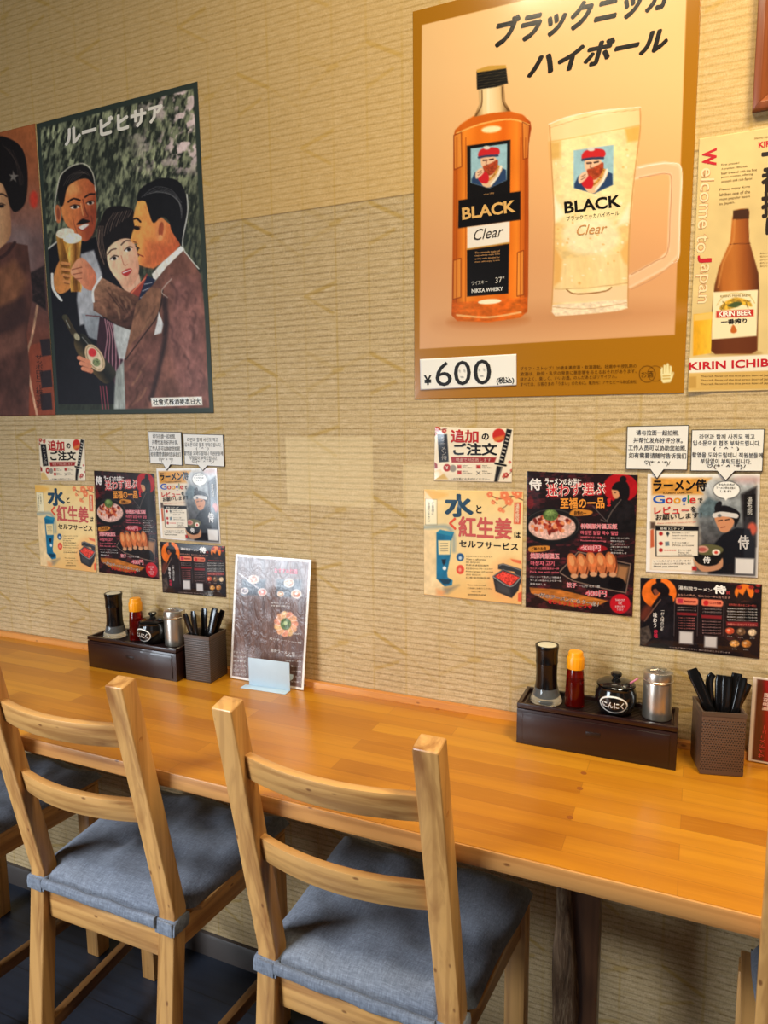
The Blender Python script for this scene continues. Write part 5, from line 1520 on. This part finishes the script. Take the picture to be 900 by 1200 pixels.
ZH = ('请与拉面一起拍照,', '并帮忙发布好评分享。', '工作人员可以协助您拍照,', '如有需要请随时告诉我们', '♡(*´ ^ `*)/')
KO = ('라면과 함께 사진도 찍고', '입소문으로 협조 부탁드립니다.', '( ´ ^ ` )', '촬영을 도와드릴테니 직원분들께', '부담없이 부탁드립니다.', '♡(*´ ^ `*)/')
def fz(i, x, y): return (728 + x / 5.23, 490 + y / 5.23)
def rows_of(T, spans, k, o):
    out = []
    for t, (x0, y0, x1, y1, h) in zip(T, spans):
        out.append((t, o[0] + x0 / k, o[1] + y0 / k, o[0] + x1 / k, o[1] + y1 / k, h / k))
    return out
zs = ((92, 72, 352, 74, 34), (76, 118, 376, 120, 34), (44, 164, 398, 168, 34), (48, 210, 398, 214, 34), (142, 258, 300, 262, 32))
ks = ((480, 98, 818, 98, 32), (440, 136, 852, 138, 32), (566, 176, 722, 176, 26), (434, 208, 866, 212, 32), (486, 246, 796, 250, 32), (524, 282, 764, 284, 30))
bubble_sign([(735, 499.5), (807.5, 498), (805.5, 551), (733.5, 550)], ((762, 550.3), (770, 561.5), (778, 550.6)), .9, rows_of(ZH, zs, 5.23, (728, 490)),
            'white speech-bubble card in Chinese, in the right set beneath the whisky poster', 'speech-bubble cards')
bubble_sign([(810.5, 503.5), (896, 502.5), (893.5, 552.5), (809, 552)], ((840, 552.2), (850.5, 563.5), (861, 552.4)), .9, rows_of(KO, ks, 5.23, (728, 490)),
            'white speech-bubble card in Korean, in the right set beneath the whisky poster', 'speech-bubble cards')
zs = ((540, 66, 636, 68, 20), (538, 92, 648, 94, 20), (528, 118, 658, 120, 20), (532, 142, 658, 144, 20), (566, 168, 626, 169, 18))
ks = ((686, 82, 816, 82, 18), (676, 102, 830, 104, 18), (724, 122, 776, 122, 14), (674, 138, 836, 140, 18), (696, 158, 812, 160, 18), (706, 178, 800, 178, 14))
bubble_sign([(174.5, 505.5), (213.5, 506.5), (214.8, 545.5), (177, 542.8)], ((192, 543.8), (196.5, 551.5), (201, 544.6)), .6, rows_of(ZH, zs, 3.6, (30, 490)),
            'white speech-bubble card in Chinese, in the left set near the toasting poster', 'speech-bubble cards')
bubble_sign([(215.5, 508.3), (262.5, 509.5), (264, 547), (217.5, 544.2)], ((233, 545.2), (238.5, 551.8), (244, 545.9)), .6, rows_of(KO, ks, 3.6, (30, 490)),
            'white speech-bubble card in Korean, in the left set near the toasting poster', 'speech-bubble cards')

# wooden picture frame, top right
FX, FZ = 0.0565, 1.914
root = empty('picture_frame', (FX, 0, FZ))
FW, FH, T = 0.34, 0.30, 0.024
def molding(name, pts):
    """a mitred length of frame: outer edge pts[0..1], inner edge pts[2..3]"""
    (ax, az), (bx, bz), (cx, cz), (dx, dz) = pts
    bm = bmesh.new()
    add_loft(bm, [[(ax, -0.001, az), (ax, -0.016, az), ((ax * .6 + dx * .4), -0.020, (az * .6 + dz * .4)), (dx, -0.012, dz), (dx, -0.001, dz)],
                  [(bx, -0.001, bz), (bx, -0.016, bz), ((bx * .6 + cx * .4), -0.020, (bz * .6 + cz * .4)), (cx, -0.012, cz), (cx, -0.001, cz)]])
    return fin(name, bm, M['frame_wood'], root, .0008)
molding('frame_rail', ((0, 0), (FW, 0), (FW - T, T), (T, T)))
molding('frame_rail', ((FW, FH), (0, FH), (T, FH - T), (FW - T, FH - T)))
molding('frame_stile', ((0, FH), (0, 0), (T, T), (T, FH - T)))
molding('frame_stile', ((FW, 0), (FW, FH), (FW - T, FH - T), (FW - T, T)))
fin('picture_mount', boxes((T - .002, FW - T + .002, -0.006, -0.001, T - .002, FH - T + .002)), M['cream_disc'], root)
tag(root, 'reddish-brown wooden picture frame hanging above the cream beer poster', 'picture frame')

# ================================================================ the counter
M['plug'] = plain('knot_plug_wood', (150, 84, 30), 0.4)
root = empty('counter_table', (0, 0, 0))
fin('tabletop', boxes((-4.2, 1.6, -0.4575, -0.0145, ZT - 0.0285, ZT)), M['counter'], root)
fin('front_edge', boxes((-4.2, 1.6, -0.4615, -0.4575, ZT - 0.0285, ZT)), M['edge_wood'], root, .0012)
fin('ledge_strip', boxes((-4.2, 1.6, -0.0145, -0.0005, ZT - 0.0285, ZT + 0.014)), M['ledge'], root, .0012)
bm = bmesh.new()
rr = random.Random(5)
rings = []
for k in range(16):                                     # live edge with its bark on
    z = k / 15 * (ZT - 0.031)
    w = (.013, .014, .016, .018, .02, .02, .019, .02, .022, .021, .019, .015, .012, .010, .009, .008)[k]
    xc = -0.166 - (0, 0, 0, 0, 0, .001, .001, .002, .002, .003, .004, .006, .008, .010, .011, .012)[k]
    rings.append([(xc + w * (1 + .14 * rr.uniform(-1, 1)) * math.cos(2 * PI * i / 12), -0.262 + .016 * math.sin(2 * PI * i / 12), z) for i in range(12)])
add_loft(bm, rings)
fin('bark_edge', bm, M['bark'], root, 0, ang=70)
fin('leg', boxes((-0.176, -0.117, -0.255, -0.215, 0.0, ZT - 0.0288)), M['post_wood'], root, .002)
for x in (-2.25, -3.4, 1.2):
    fin('leg', boxes((x - .022, x + .022, -0.275, -0.195, 0.0, ZT - 0.0288)), M['post_wood'], root, .002)
rr = random.Random(2)
for px, py in ((684, 906), (679.5, 924), (668, 958), (513, 831)):
    p = px_on(px, py, z=ZT)
    fin('knot_plug', lathe([(0, -.001), (.0052, -.001), (.0052, .0002), (0, .0002)], 16, cx=p[0], cy=p[1], cz=ZT), M['plug'], root)
tag(root, 'long honey-brown laminated wood counter fixed along the papered wall', 'counter')

# ================================================================ chairs
CW, CA, CB = 0.334, 0.039, 0.034
HB, HT, LEAN, RAKE = 0.509, 0.979, 0.0958, 0.0555
DF = 0.315                      # front legs, from the rear ones
def make_chair(name):
    root = empty(name)
    for s in (-1, 1):
        x = s * CW / 2
        prof = [(-RAKE, 0), (-RAKE * .3, HB * .62), (0, HB - .03), (-.006, HB + .02), (-LEAN, HT)]
        # rear upright: bent once at seat height
        pf = [(-RAKE, 0.0), (0, HB), (-LEAN, HT)]
        bm = bmesh.new()
        rings = []
        for (y, z), k in zip(pf, (0, 1, 2)):
            tilt = 0.0 if k < 2 else 0.016
            b = CB / 2
            rings.append([(x - CA / 2, y - b, z + tilt * .4), (x + CA / 2, y - b, z + tilt * .4), (x + CA / 2, y + b, z - (-tilt) * .9), (x - CA / 2, y + b, z - (-tilt) * .9)])
        add_loft(bm, rings)
        fin('rear_upright', bm, M['pine_z'], root, .0035, 3, ang=25)
        py_, pz_ = -LEAN * (.882 - HB) / (HT - HB), .882
        xo = x + s * CA / 2
        bm = bmesh.new()
        add_loft(bm, [[(xo + d * s, py_ + .0042 * math.cos(2 * PI * i / 14), pz_ + .0042 * math.sin(2 * PI * i / 14)) for i in range(14)] for d in (-.001, .0004)])
        fin('dowel_plug', bm, M['edge_wood'], root)
        fx = s * 0.19
        fin('front_leg', boxes((fx - .02, fx + .02, DF - .02, DF + .02, 0, .478)), M['pine_z'], root, .003)
        # side rail between rear upright and front leg (the seat widens to the front)
        bm = bmesh.new()
        add_loft(bm, [[(x - .011, CB / 2 - .012, .425), (x + .011, CB / 2 - .012, .425), (x + .011, CB / 2 - .012, .478), (x - .011, CB / 2 - .012, .478)],
                      [(fx - .011, DF - .018, .425), (fx + .011, DF - .018, .425), (fx + .011, DF - .018, .478), (fx - .011, DF - .018, .478)]])
        fin('side_rail', bm, M['pine_y'], root, .0015)
        bm = bmesh.new()
        yr = -RAKE * (1 - .15 / HB)
        add_loft(bm, [[(x - .009, yr, .138), (x + .009, yr, .138), (x + .009, yr, .166), (x - .009, yr, .166)],
                      [(fx - .009, DF - .018, .138), (fx + .009, DF - .018, .138), (fx + .009, DF - .018, .166), (fx - .009, DF - .018, .166)]])
        fin('stretcher', bm, M['dark_pine'], root, .0015)
    hx = CW / 2 - CA / 2 + .004
    fin('rear_rail', boxes((-hx, hx, -.011, .011, .407, .463)), M['pine_x'], root, .002)
    fin('front_rail', boxes((-.172, .172, DF - .011, DF + .011, .425, .478)), M['pine_x'], root, .002)
    # seat board
    bm = bmesh.new()
    o = [(-.150, -.01), (.150, -.01), (.172, DF - .012), (.172, DF + .02), (-.172, DF + .02), (-.172, DF - .012)]
    o = [(-.145, -.012), (.145, -.012), (.148, .02), (.196, .05), (.208, DF + .022), (-.208, DF + .022), (-.196, .05), (-.148, .02)]
    add_loft(bm, [[(px, py, .4785) for px, py in o], [(px, py, .490) for px, py in o]])
    fin('seat', bm, M['pine_y'], root, .002)
    # two bowed back slats
    for z0, z1 in ((.858, .902), (.700, .746)):
        bm = bmesh.new()
        rings = []
        for i in range(13):
            t = i / 12 * 2 - 1
            y = lambda z: -LEAN * (z - HB) / (HT - HB) - .026 * (1 - t * t) + .006
            rings.append([(hx * t, y(z0) - .008, z0), (hx * t, y(z0) + .008, z0), (hx * t, y(z1) + .008, z1), (hx * t, y(z1) - .008, z1)])
        add_loft(bm, rings)
        fin('back_slat', bm, M['pine_x'], root, .002, 2, ang=30)
    return root


def make_cushion(name, seed, rear=0.0):
    """quilted chair pad with ties round the uprights; local frame = the chair's"""
    root = empty(name)
    N, K = 44, 44
    rr = random.Random(seed)
    tuft = [(-.07, .12), (.075, .115), (-.075, .24), (.07, .245)]
    ph = [rr.uniform(0, 6) for _ in range(6)]
    def outline(u, v):
        y = -0.012 + v * (DF + .045)
        hw = .188 + .026 * v
        if v < .14: hw = .146 + (hw - .146) * min(1, max(0, (v - .08) / .055)) ** .5 if v > .08 else .146
        return u * hw * (1 + .012 * math.sin(v * 9 + ph[0]) * abs(u)), y + .006 * math.sin(u * 5 + ph[1]) * (v > .9)
    top, bot = [], []
    for j in range(K):
        v = j / (K - 1)
        for i in range(N):
            u = i / (N - 1) * 2 - 1
            x, y = outline(u, v)
            e = max(0.0, min(1 - abs(u), min(v, 1 - v) * 1.6) * 5.5)
            e = min(1.0, e) ** .45 if e < 1 else 1.0
            h = .031 * e + .0012
            for tx, ty in tuft:
                d = math.hypot(x - tx, y - ty)
                h -= .011 * math.exp(-(d / .022) ** 2) + .003 * math.exp(-(d / .06) ** 2)
            h += e * (.0035 * noise.noise((x * 14 + seed, y * 9, 1.0)) + .0022 * noise.noise((x * 40 + seed * 3, y * 16, 4.0)))
            h += e * .0022 * math.sin((x * .8 + y * .5) * 60 + 3 * noise.noise((x * 8, y * 8, seed)))
            top.append((x, y, .4905 + max(h, .0012)))
            bot.append((x, y, .4905))
    bm = bmesh.new()
    T_ = [bm.verts.new(p) for p in top]
    B_ = [bm.verts.new(p) for p in bot]
    for j in range(K - 1):
        for i in range(N - 1):
            a_ = j * N + i
            bm.faces.new((T_[a_], T_[a_ + 1], T_[a_ + N + 1], T_[a_ + N]))
            bm.faces.new((B_[a_], B_[a_ + N], B_[a_ + N + 1], B_[a_ + 1]))
    ring = [i for i in range(N)] + [j * N + N - 1 for j in range(1, K)] + [(K - 1) * N + i for i in range(N - 2, -1, -1)] + [j * N for j in range(K - 2, 0, -1)]
    for p, q_ in zip(ring, ring[1:] + ring[:1]): bm.faces.new((T_[p], B_[p], B_[q_], T_[q_]))
    fin('pad', bm, M['linen'], root, ang=60)
    # rolled rear hem hanging over the rear rail
    bm = bmesh.new()
    path = [(-.146 + .292 * i / 16, -.0225 + .0008 * math.sin(i * 1.3 + ph[2]), .4885 + .0008 * math.sin(i * .9 + ph[3])) for i in range(17)]
    add_sweep(bm, path, .013, [.022 + .001 * math.sin(i * 1.1 + ph[4]) for i in range(17)], 12)
    fin('rear_hem', bm, M['linen'], root, ang=60)
    for s in (-1, 1):
        cx = s * CW / 2
        bm = bmesh.new()
        rings = []
        n = 24
        for k, (z, g) in enumerate(((.470, .0012), (.471, .0036), (.484, .0046), (.496, .0036), (.498, .0012))):
            ring_ = []
            for i in range(n):
                t = 2 * PI * i / n
                ca, sa = math.cos(t), math.sin(t)
                m = max(abs(ca), abs(sa))
                wob = .0008 * math.sin(5 * t + ph[5] + k)
                zz = z + .0008 * math.sin(2 * t + ph[0])
                yc = -RAKE * max(0, (HB - z)) / HB
                ring_.append((cx + ca / m * (CA / 2 + g) + wob, yc + sa / m * (CB / 2 + g), zz))
            rings.append(ring_)
        # closed band: outer skin, then back along the inside
        inner = [[(cx + (p[0] - cx) * .93, p[1] * .93, p[2]) for p in r_] for r_ in (rings[-1], rings[0])]
        add_loft(bm, rings + inner, cap=False)
        bm.verts.ensure_lookup_table()
        tie = fin('tie_band', bm, M['linen'], root, ang=60)
        bm = bmesh.new()
        y_ = -CB / 2 - .0062
        add_loft(bm, [[(cx + xx, y_ - tk - bow, .4705), (cx + xx, y_ + .0006 - bow * .3, .4705), (cx + xx, y_ + .0006 - bow * .3, .4965), (cx + xx, y_ - tk - bow, .4965)]
                      for xx, tk, bow in ((-.017, .0016, 0), (-.004, .002, .0006), (.009, .002, .001), (.0185, .0014, .0022))])
        fin('tie_flap', bm, M['linen'], tie, .0006, 2)
    return root


CH = ((-0.4786, -0.438, math.radians(-1.0), 'pine ladder-back chair nearest the centre of the counter', 'blue-grey quilted pad tied to the centre pine chair'),
      (-1.0384, -0.4312, math.radians(0.6), 'pine ladder-back chair at the left, second along the counter', 'blue-grey quilted pad tied to the left pine chair'),
      (-1.615, -0.43, math.radians(0.5), 'shadowed pine chair at the far left edge, mostly hidden by the next chair', 'dim blue-grey pad on the shadowed chair at the far left edge'),
      (0.284, -0.452, math.radians(-5.0), 'pine chair at the right edge, only one upright showing', 'dark blue-grey pad at the right edge below the counter'))
proto = make_chair('dining_chair')
for k, (x, y, rz, lab, lab2) in enumerate(CH):
    o = proto if k == 0 else copy_tree(proto)
    o.location, o.rotation_euler = (x, y, 0), (0, 0, rz)
    tag(o, lab, 'chair', 'pine chairs along the counter')
    cu = make_cushion('seat_cushion', k * 1.7 + 1)
    cu.location, cu.rotation_euler = (x + (.022 if k == 3 else 0), y, 0), (0, 0, rz)
    tag(cu, lab2, 'cushion', 'pads on the pine chairs')

# ================================================================ things on the counter
def make_tray():
    """condiment box: stepped lacquer box with a sunken top and a drawer front (origin at its base centre)"""
    root = empty('condiment_box')
    L, D, Hh = .283, .0915, .080
    bm = bmesh.new()
    def rr_(hx, hy, z): return [(-hx, -hy, z), (hx, -hy, z), (hx, hy, z), (-hx, hy, z)]
    add_loft(bm, [rr_(L / 2, D / 2, 0), rr_(L / 2, D / 2, .0690), rr_(L / 2 - .003, D / 2 - .003, .0692), rr_(L / 2 - .003, D / 2 - .003, .0708),
                  rr_(L / 2, D / 2, .0712), rr_(L / 2, D / 2, Hh), rr_(L / 2 - .007, D / 2 - .007, Hh), rr_(L / 2 - .008, D / 2 - .008, .0722)])
    fin('box_body', bm, M['lacquer'], root, .0012)
    fin('drawer_front', boxes((-L / 2 + .012, L / 2 - .012, -D / 2 - .0022, -D / 2 - .0002, .006, .064)), M['lacquer'], root, .0008)
    bm = bmesh.new()
    for i in range(13): add_box(bm, -L / 2 + .012, L / 2 - .012, -.0365 + i * .0058, -.0340 + i * .0058, .0722, .0731)
    fin('ribbed_mat', bm, M['lacquer_dark'], root)
    bm = boxes((-.013, .013, -D / 2 - .0034, -D / 2 - .0020, .0395, .0465))
    fin('drawer_pull', bm, M['lacquer_dark'], root, .0006)
    return root


def make_mill():
    root = empty('pepper_mill')
    fin('clear_base', lathe([(0, 0), (.0295, 0), (.0305, .003), (.0290, .009), (.0262, .014), (.0235, .022), (.0222, .0285), (.0, .0285)], 48), M['clear'], root)
    fin('pepper_fill', lathe([(0, .0092), (.0192, .0092), (.0212, .0105), (.0208, .018), (.0200, .028), (0, .0282)], 40), M['pepper'], root)
    fin('body_glass', lathe([(0, .0288), (.0216, .0288), (.0202, .040), (.0197, .056), (.0202, .074), (.0208, .078), (0, .078)], 48), M['black_gloss'], root)
    fin('cap', lathe([(0, .0784), (.0212, .0784), (.0208, .083), (.0206, .094), (.0216, .104), (.0226, .1105), (.0222, .1125), (.019, .1125), (.0186, .1105), (0, .1105)], 48), M['black_gloss'], root)
    fin('cap_disc', lathe([(0, .1107), (.0182, .1107), (.0178, .1122), (.010, .1132), (0, .1134)], 40), M['cream_disc'], root)
    return root


def make_chilli():
    root = empty('chilli_bottle')
    fin('bottle', lathe([(0, 0), (.0176, 0), (.0182, .002), (.0180, .020), (.0172, .045), (.0156, .068), (.0142, .0735), (0, .0735)], 40), M['red_glass'], root)
    fin('chilli_powder', lathe([(0, .003), (.0158, .003), (.0156, .022), (.0150, .044), (.0146, .050), (0, .051)], 32), M['chilli'], root)
    bm = bmesh.new()
    rings = []
    for rr0, z in ((1e-5, .0738), (.0160, .0738), (.0164, .0755), (.0164, .094), (.0150, .0965), (.0138, .0985), (.0140, .1035), (.0122, .1062), (1e-5, .1066)):
        ring = []
        for i in range(72):
            g = 1 - (.03 if (i // 2) % 2 and .0755 <= z <= .094 else 0)
            ring.append((max(rr0, 1e-5) * g * math.cos(2 * PI * i / 72), max(rr0, 1e-5) * g * math.sin(2 * PI * i / 72), z))
        rings.append(ring)
    add_loft(bm, rings)
    fin('orange_cap', bm, M['orange_cap'], root, ang=50)
    return root


def make_pot():
    root = empty('garlic_pot')
    fin('pot_body', lathe([(0, 0), (.024, 0), (.027, .002), (.034, .014), (.0375, .028), (.0368, .040), (.0335, .048), (.0335, .051), (.0345, .053), (.0, .053)], 56), M['black_glaze'], root)
    lid = fin('lid', lathe([(0, .0534), (.0330, .0534), (.0342, .0550), (.0320, .0575), (.022, .0618), (.010, .0640), (0, .0645)], 56), M['black_glaze'], root)
    fin('lid_knob', lathe([(0, .0644), (.0070, .0644), (.0062, .0670), (.0098, .0705), (.0104, .0735), (.0085, .0762), (0, .0775)], 32), M['black_glaze'], lid)
    # white oval plate wrapped on the belly, with a black field and white characters
    def belly(th, z):
        prof = [(.0, .024), (.002, .027), (.014, .034), (.028, .0375), (.040, .0368), (.048, .0335)]
        for (z0, r0), (z1, r1) in zip(prof, prof[1:]):
            if z0 <= z <= z1: return r0 + (r1 - r0) * (z - z0) / (z1 - z0)
        return .034
    def patch(name, hw, hh, off, mat, par, hole=0.0):
        bm = bmesh.new()
        rings = []
        for k in range(8):
            s_ = hole + (1 - hole) * k / 7
            ring = []
            for i in range(40):
                t = 2 * PI * i / 40
                th, z = hw * s_ * math.cos(t) / .0375, .0262 + hh * s_ * math.sin(t)
                r_ = belly(th, z) + off
                ring.append((r_ * math.sin(th), -r_ * math.cos(th), z))
            rings.append(ring)
        add_loft(bm, rings, cap=(hole == 0))
        return fin(name, bm, mat, par, ang=70)
    pl = patch('oval_plate', .0262, .0168, .0009, M['white_paint'], root)
    patch('oval_field', .0232, .0140, .0013, M['black_glaze'], pl)
    g, F = glyphs('にんにく', .03, 0, None)
    lo, hi = g.min(0), g.max(0)
    V = []
    for x, y, lay in g:
        th = ((x - lo[0]) / (hi[0] - lo[0]) - .5) * .037 / .0375
        z = .0262 + ((y - lo[1]) / (hi[1] - lo[1]) - .5) * .0125
        r_ = belly(th, z) + .0019 + lay * 5
        V.append((r_ * math.sin(th), -r_ * math.cos(th), z))
    me = bpy.data.meshes.new('lettering')
    me.from_pydata(V, [], F)
    link_mesh('lettering', me, M['white_paint'], pl)
    return root


def make_shaker():
    root = empty('steel_shaker')
    fin('canister', lathe([(0, 0), (.0245, 0), (.0256, .0012), (.0256, .066), (.0250, .068), (0, .068)], 56), M['steel'], root)
    lid = fin('lid', lathe([(0, .0684), (.0262, .0684), (.0268, .0695), (.0268, .0715), (.0258, .0725), (.0258, .084), (.0246, .0868), (.020, .0885), (0, .0905)], 56), M['steel'], root)
    bm = bmesh.new()
    for k in range(3):
        t = k * PI / 3 + .2
        c_, s_ = math.cos(t), math.sin(t)
        add_sweep(bm, [(c_ * d, s_ * d, .0905 - abs(d) * .07) for d in (-.015, -.008, 0, .008, .015)], .0026, .0022, 8)
    fin('dial_ridge', bm, M['steel'], lid)
    return root


def make_cup(mat):
    root = empty('utensil_box')
    bm = bmesh.new()
    def sq(h, z): return [(-h, -h, z), (h, -h, z), (h, h, z), (-h, h, z)]
    w, H_ = .0352, .113
    add_loft(bm, [sq(w - .0012, 0), sq(w, .003), sq(w, H_), sq(w - .003, H_), sq(w - .003, .004)])
    fin('box_wall', bm, mat, root, .001)
    bm = bmesh.new()
    for a_ in ((-w - .0006, w + .0006, -w - .0006, -w + .0026), (-w - .0006, w + .0006, w - .0026, w + .0006),
               (-w - .0006, -w + .0026, -w + .0026, w - .0026), (w - .0026, w + .0006, -w + .0026, w - .0026)):
        add_box(bm, *a_, H_ - .006, H_ + .0008)
    fin('rim', bm, M['box_plain'], root)
    return root


M['box_plain'] = plain('brown_plastic', (88, 70, 58), 0.4)


def make_utensil(base, top, bow, w0, w1, hook=0.0, thick=.0055):
    w0, w1 = w0 * 1.25, w1 * 1.35
    """black plastic spoon standing in a box: bowl at the bottom, broad handle at the top (world points)"""
    b, t = Vector(base), Vector(top)
    d = t - b
    side = Vector((0, -1, 0))
    path, ws, hs = [], [], []
    n = 14
    for i in range(n + 1):
        k = i / n
        p = b + d * k + Vector((bow, 0, 0)) * math.sin(k * PI) + side * (.006 * math.sin(k * PI))
        if hook and k > .82: p += Vector((hook * ((k - .82) / .18) ** 2, 0, -.006 * ((k - .82) / .18) ** 3))
        path.append(p)
        ws.append((.024 * math.sin(max(.12, k / .28) * PI) if k < .2 else w0 + (w1 - w0) * max(0, k - .3) / .7) if k < .98 else w1 * .8)
        hs.append(thick * (.7 if k < .2 else 1.0) * (.55 if k > .95 else 1))
    bm = bmesh.new()
    add_sweep(bm, path, ws, hs, 12, up=(0, 1, 0))
    return fin('black_spoon', bm, M['black_gloss'], None, ang=50)


SETS = (dict(x=-0.1535, y=-0.0625, mill=-.249, chilli=-.195, pot=-.1205, shaker=-.049, cup=(.0525, -.0625, math.radians(13)), cm='box_hole', side='right',
             beside='under the dark flyer of the right set'),
        dict(x=-1.2565, y=-0.0615, mill=-1.350, chilli=-1.277, pot=-1.222, shaker=-1.158, cup=(-1.0695, -.052, math.radians(3)), cm='box_rib', side='left',
             beside='left of the standing menu'))
protos = None
for k, S_ in enumerate(SETS):
    if protos is None:
        protos = dict(tray=make_tray(), mill=make_mill(), chilli=make_chilli(), pot=make_pot(), shaker=make_shaker())
        inst = protos
    else:
        inst = {n: copy_tree(o) for n, o in protos.items()}
    sd = S_['side']
    inst['tray'].location = (S_['x'], S_['y'], ZT + .0002)
    zi = ZT + .0734
    for n, dy, rz in (('mill', .002, .3), ('chilli', .001, 0), ('pot', .0, (-.02, -.12)[k]), ('shaker', .006, .2)):
        inst[n].location = (S_[n], S_['y'] + dy, zi)
        inst[n].rotation_euler = (0, 0, rz)
    tag(inst['tray'], 'dark brown lacquered condiment box with a drawer, the %s one on the counter' % sd, 'condiment box', 'condiment boxes on the counter')
    tag(inst['mill'], 'black waisted pepper mill on a clear flared base, on the %s condiment box' % sd, 'pepper mill', 'pepper mills')
    tag(inst['chilli'], 'red chilli powder bottle with an orange cap, on the %s condiment box' % sd, 'spice bottle', 'chilli bottles')
    tag(inst['pot'], 'black lidded garlic pot with a white oval label, on the %s condiment box' % sd, 'condiment pot', 'garlic pots')
    tag(inst['shaker'], 'brushed steel shaker at the end of the %s condiment box' % sd, 'shaker', 'steel shakers')
    cup = make_cup(M[S_['cm']])
    cup.location = (S_['cup'][0], S_['cup'][1], ZT + .0002)
    cup.rotation_euler = (0, 0, S_['cup'][2])
    tag(cup, 'square brown %s utensil box of black spoons, beside the %s condiment box' % (('perforated', 'ribbed')[k], sd), 'utensil box', 'utensil boxes')

# small pink-tipped spoon in the right garlic pot
bm = bmesh.new()
add_sweep(bm, [(-.1005, -.066, ZT + .1296), (-.094, -.066, ZT + .1345), (-.088, -.066, ZT + .1395), (-.0825, -.066, ZT + .1445)], [.004, .0045, .005, .0045], .003, 10)
tag(fin('small_spoon', bm, M['pink']), 'pink handle tip of a tiny spoon leaning on the right garlic pot lid', 'spoon')

# utensils: (top pixel, depth, handle widths ...)
cx, cy, _ = SETS[0]['cup']
UR = (((.030, -.010), (810.5, 784), -.060, .011, .016, .004, 0, 'broad-ended black spoon handle leaning out furthest left of the right utensil box'),
      ((.004, .014), (829, 785), -.045, .008, .010, .0, .010, 'black hook-ended utensil second from the left in the right utensil box'),
      ((0.0, .002), (845, 791), -.052, .010, .014, 0, 0, 'upright black spoon handle in the middle of the right utensil box'),
      ((.006, -.014), (852, 792), -.060, .010, .013, .002, 0, 'black spoon handle just right of the middle of the right utensil box'),
      ((.004, .004), (864, 789), -.052, .010, .015, .004, 0, 'shiny black spoon handle catching a highlight in the right utensil box'),
      ((.0, -.012), (871, 794), -.058, .009, .012, .003, 0, 'thin black spoon handle near the right corner of the right utensil box'),
      ((-.016, .016), (877, 801), -.050, .009, .011, .0, 0, 'black spoon handle leaning out furthest right of the right utensil box'))
for (bx, by), (px, py), ty, w0, w1, bow, hook, lab in UR:
    top = px_on(px, py, y=ty)
    tag(make_utensil((cx + bx * .7, cy + by * .7, ZT + .012), top, bow, w0, w1, hook), lab, 'spoon', 'spoons in the right utensil box')
cx, cy, _ = SETS[1]['cup']
UL = (((.018, -.004), (216.5, 719), -.082, .009, .012, .0, 0, 'black spoon handle leaning out furthest left of the left utensil box'),
      ((.010, -.020), (226, 716), -.076, .009, .012, .0, 0, 'black spoon handle second from the left in the left utensil box'),
      ((.0, .004), (239.5, 713), -.056, .011, .015, 0, 0, 'upright black spoon handle in the middle of the left utensil box'),
      ((.002, -.016), (252, 712.5), -.050, .010, .015, .002, 0, 'black spoon handle right of the middle of the left utensil box'),
      ((-.010, .010), (261, 715), -.030, .009, .012, .0, 0, 'wide black spoon handle leaning out furthest right of the left utensil box'),
      ((-.006, .002), (254, 717), -.040, .009, .012, .0, 0, 'thin black spoon handle near the right corner of the left utensil box'))
for (bx, by), (px, py), ty, w0, w1, bow, hook, lab in UL:
    top = px_on(px, py, y=ty)
    tag(make_utensil((cx + bx * .7, cy + by * .7, ZT + .012), top, bow, w0, w1, hook), lab, 'spoon', 'spoons in the left utensil box')

# standing menus
def card_quad(bl, br, tl, tr, ytop):
    z0 = ZT + .0012
    B0, B1 = px_on(*bl, z=z0), px_on(*br, z=z0)
    T0, T1 = px_on(*tl, y=ytop), px_on(*tr, y=ytop)
    return [T0, T1, B1, B0]
c = card_quad((270, 794), (356, 809), (276.5, 649), (365.5, 656), -.0095)
ref = [(276.5, 649), (365.5, 656), (356, 809), (270, 794)]
put_print('menu_card', art_stand_menu(ref), Sheet(c, None, .0016), 'film',
          'tall white-edged laminated menu card standing against the wall on the counter', 'menu')
p0, p1 = px_on(291, 804, z=ZT), px_on(339, 811, z=ZT)
root = empty('menu_holder', (float(p0[0] + p1[0]) / 2, float(p0[1] + p1[1]) / 2 - .004, ZT + .0003), math.atan2(p1[1] - p0[1], p1[0] - p0[0]))
hw = float(np.hypot(*(p1 - p0)[:2])) / 2
bm = bmesh.new()
add_box(bm, -hw, hw, .008, .0098, .0, .068)
fin('upright_plate', bm, M['holder'], root, .0005)
fin('foot_plate', boxes((-hw - .010, hw, -.014, .0078, .0, .0016)), M['holder'], root, .0005)
fin('back_plate', boxes((-hw, hw, .0240, .0254, .0, .034)), M['holder'], root, .0005)
tag(root, 'pale metal L-shaped holder at the foot of the tall menu card', 'menu holder')
z0 = ZT + .0012
B0 = px_on(876, 891, z=z0)
T0 = px_on(882.5, 792.5, y=-.014)
dx = .25
c = [T0, T0 + np.array([dx, -.004, 0]), B0 + np.array([dx, -.004, 0]), B0]
put_print('side_menu_card', art_side_menu([tuple(to_px(p)) for p in c], 150, 110), Sheet(c, None, .0016), 'laminate',
          'brown and red side menu card with a pale edge beside the right utensil box', 'menu')
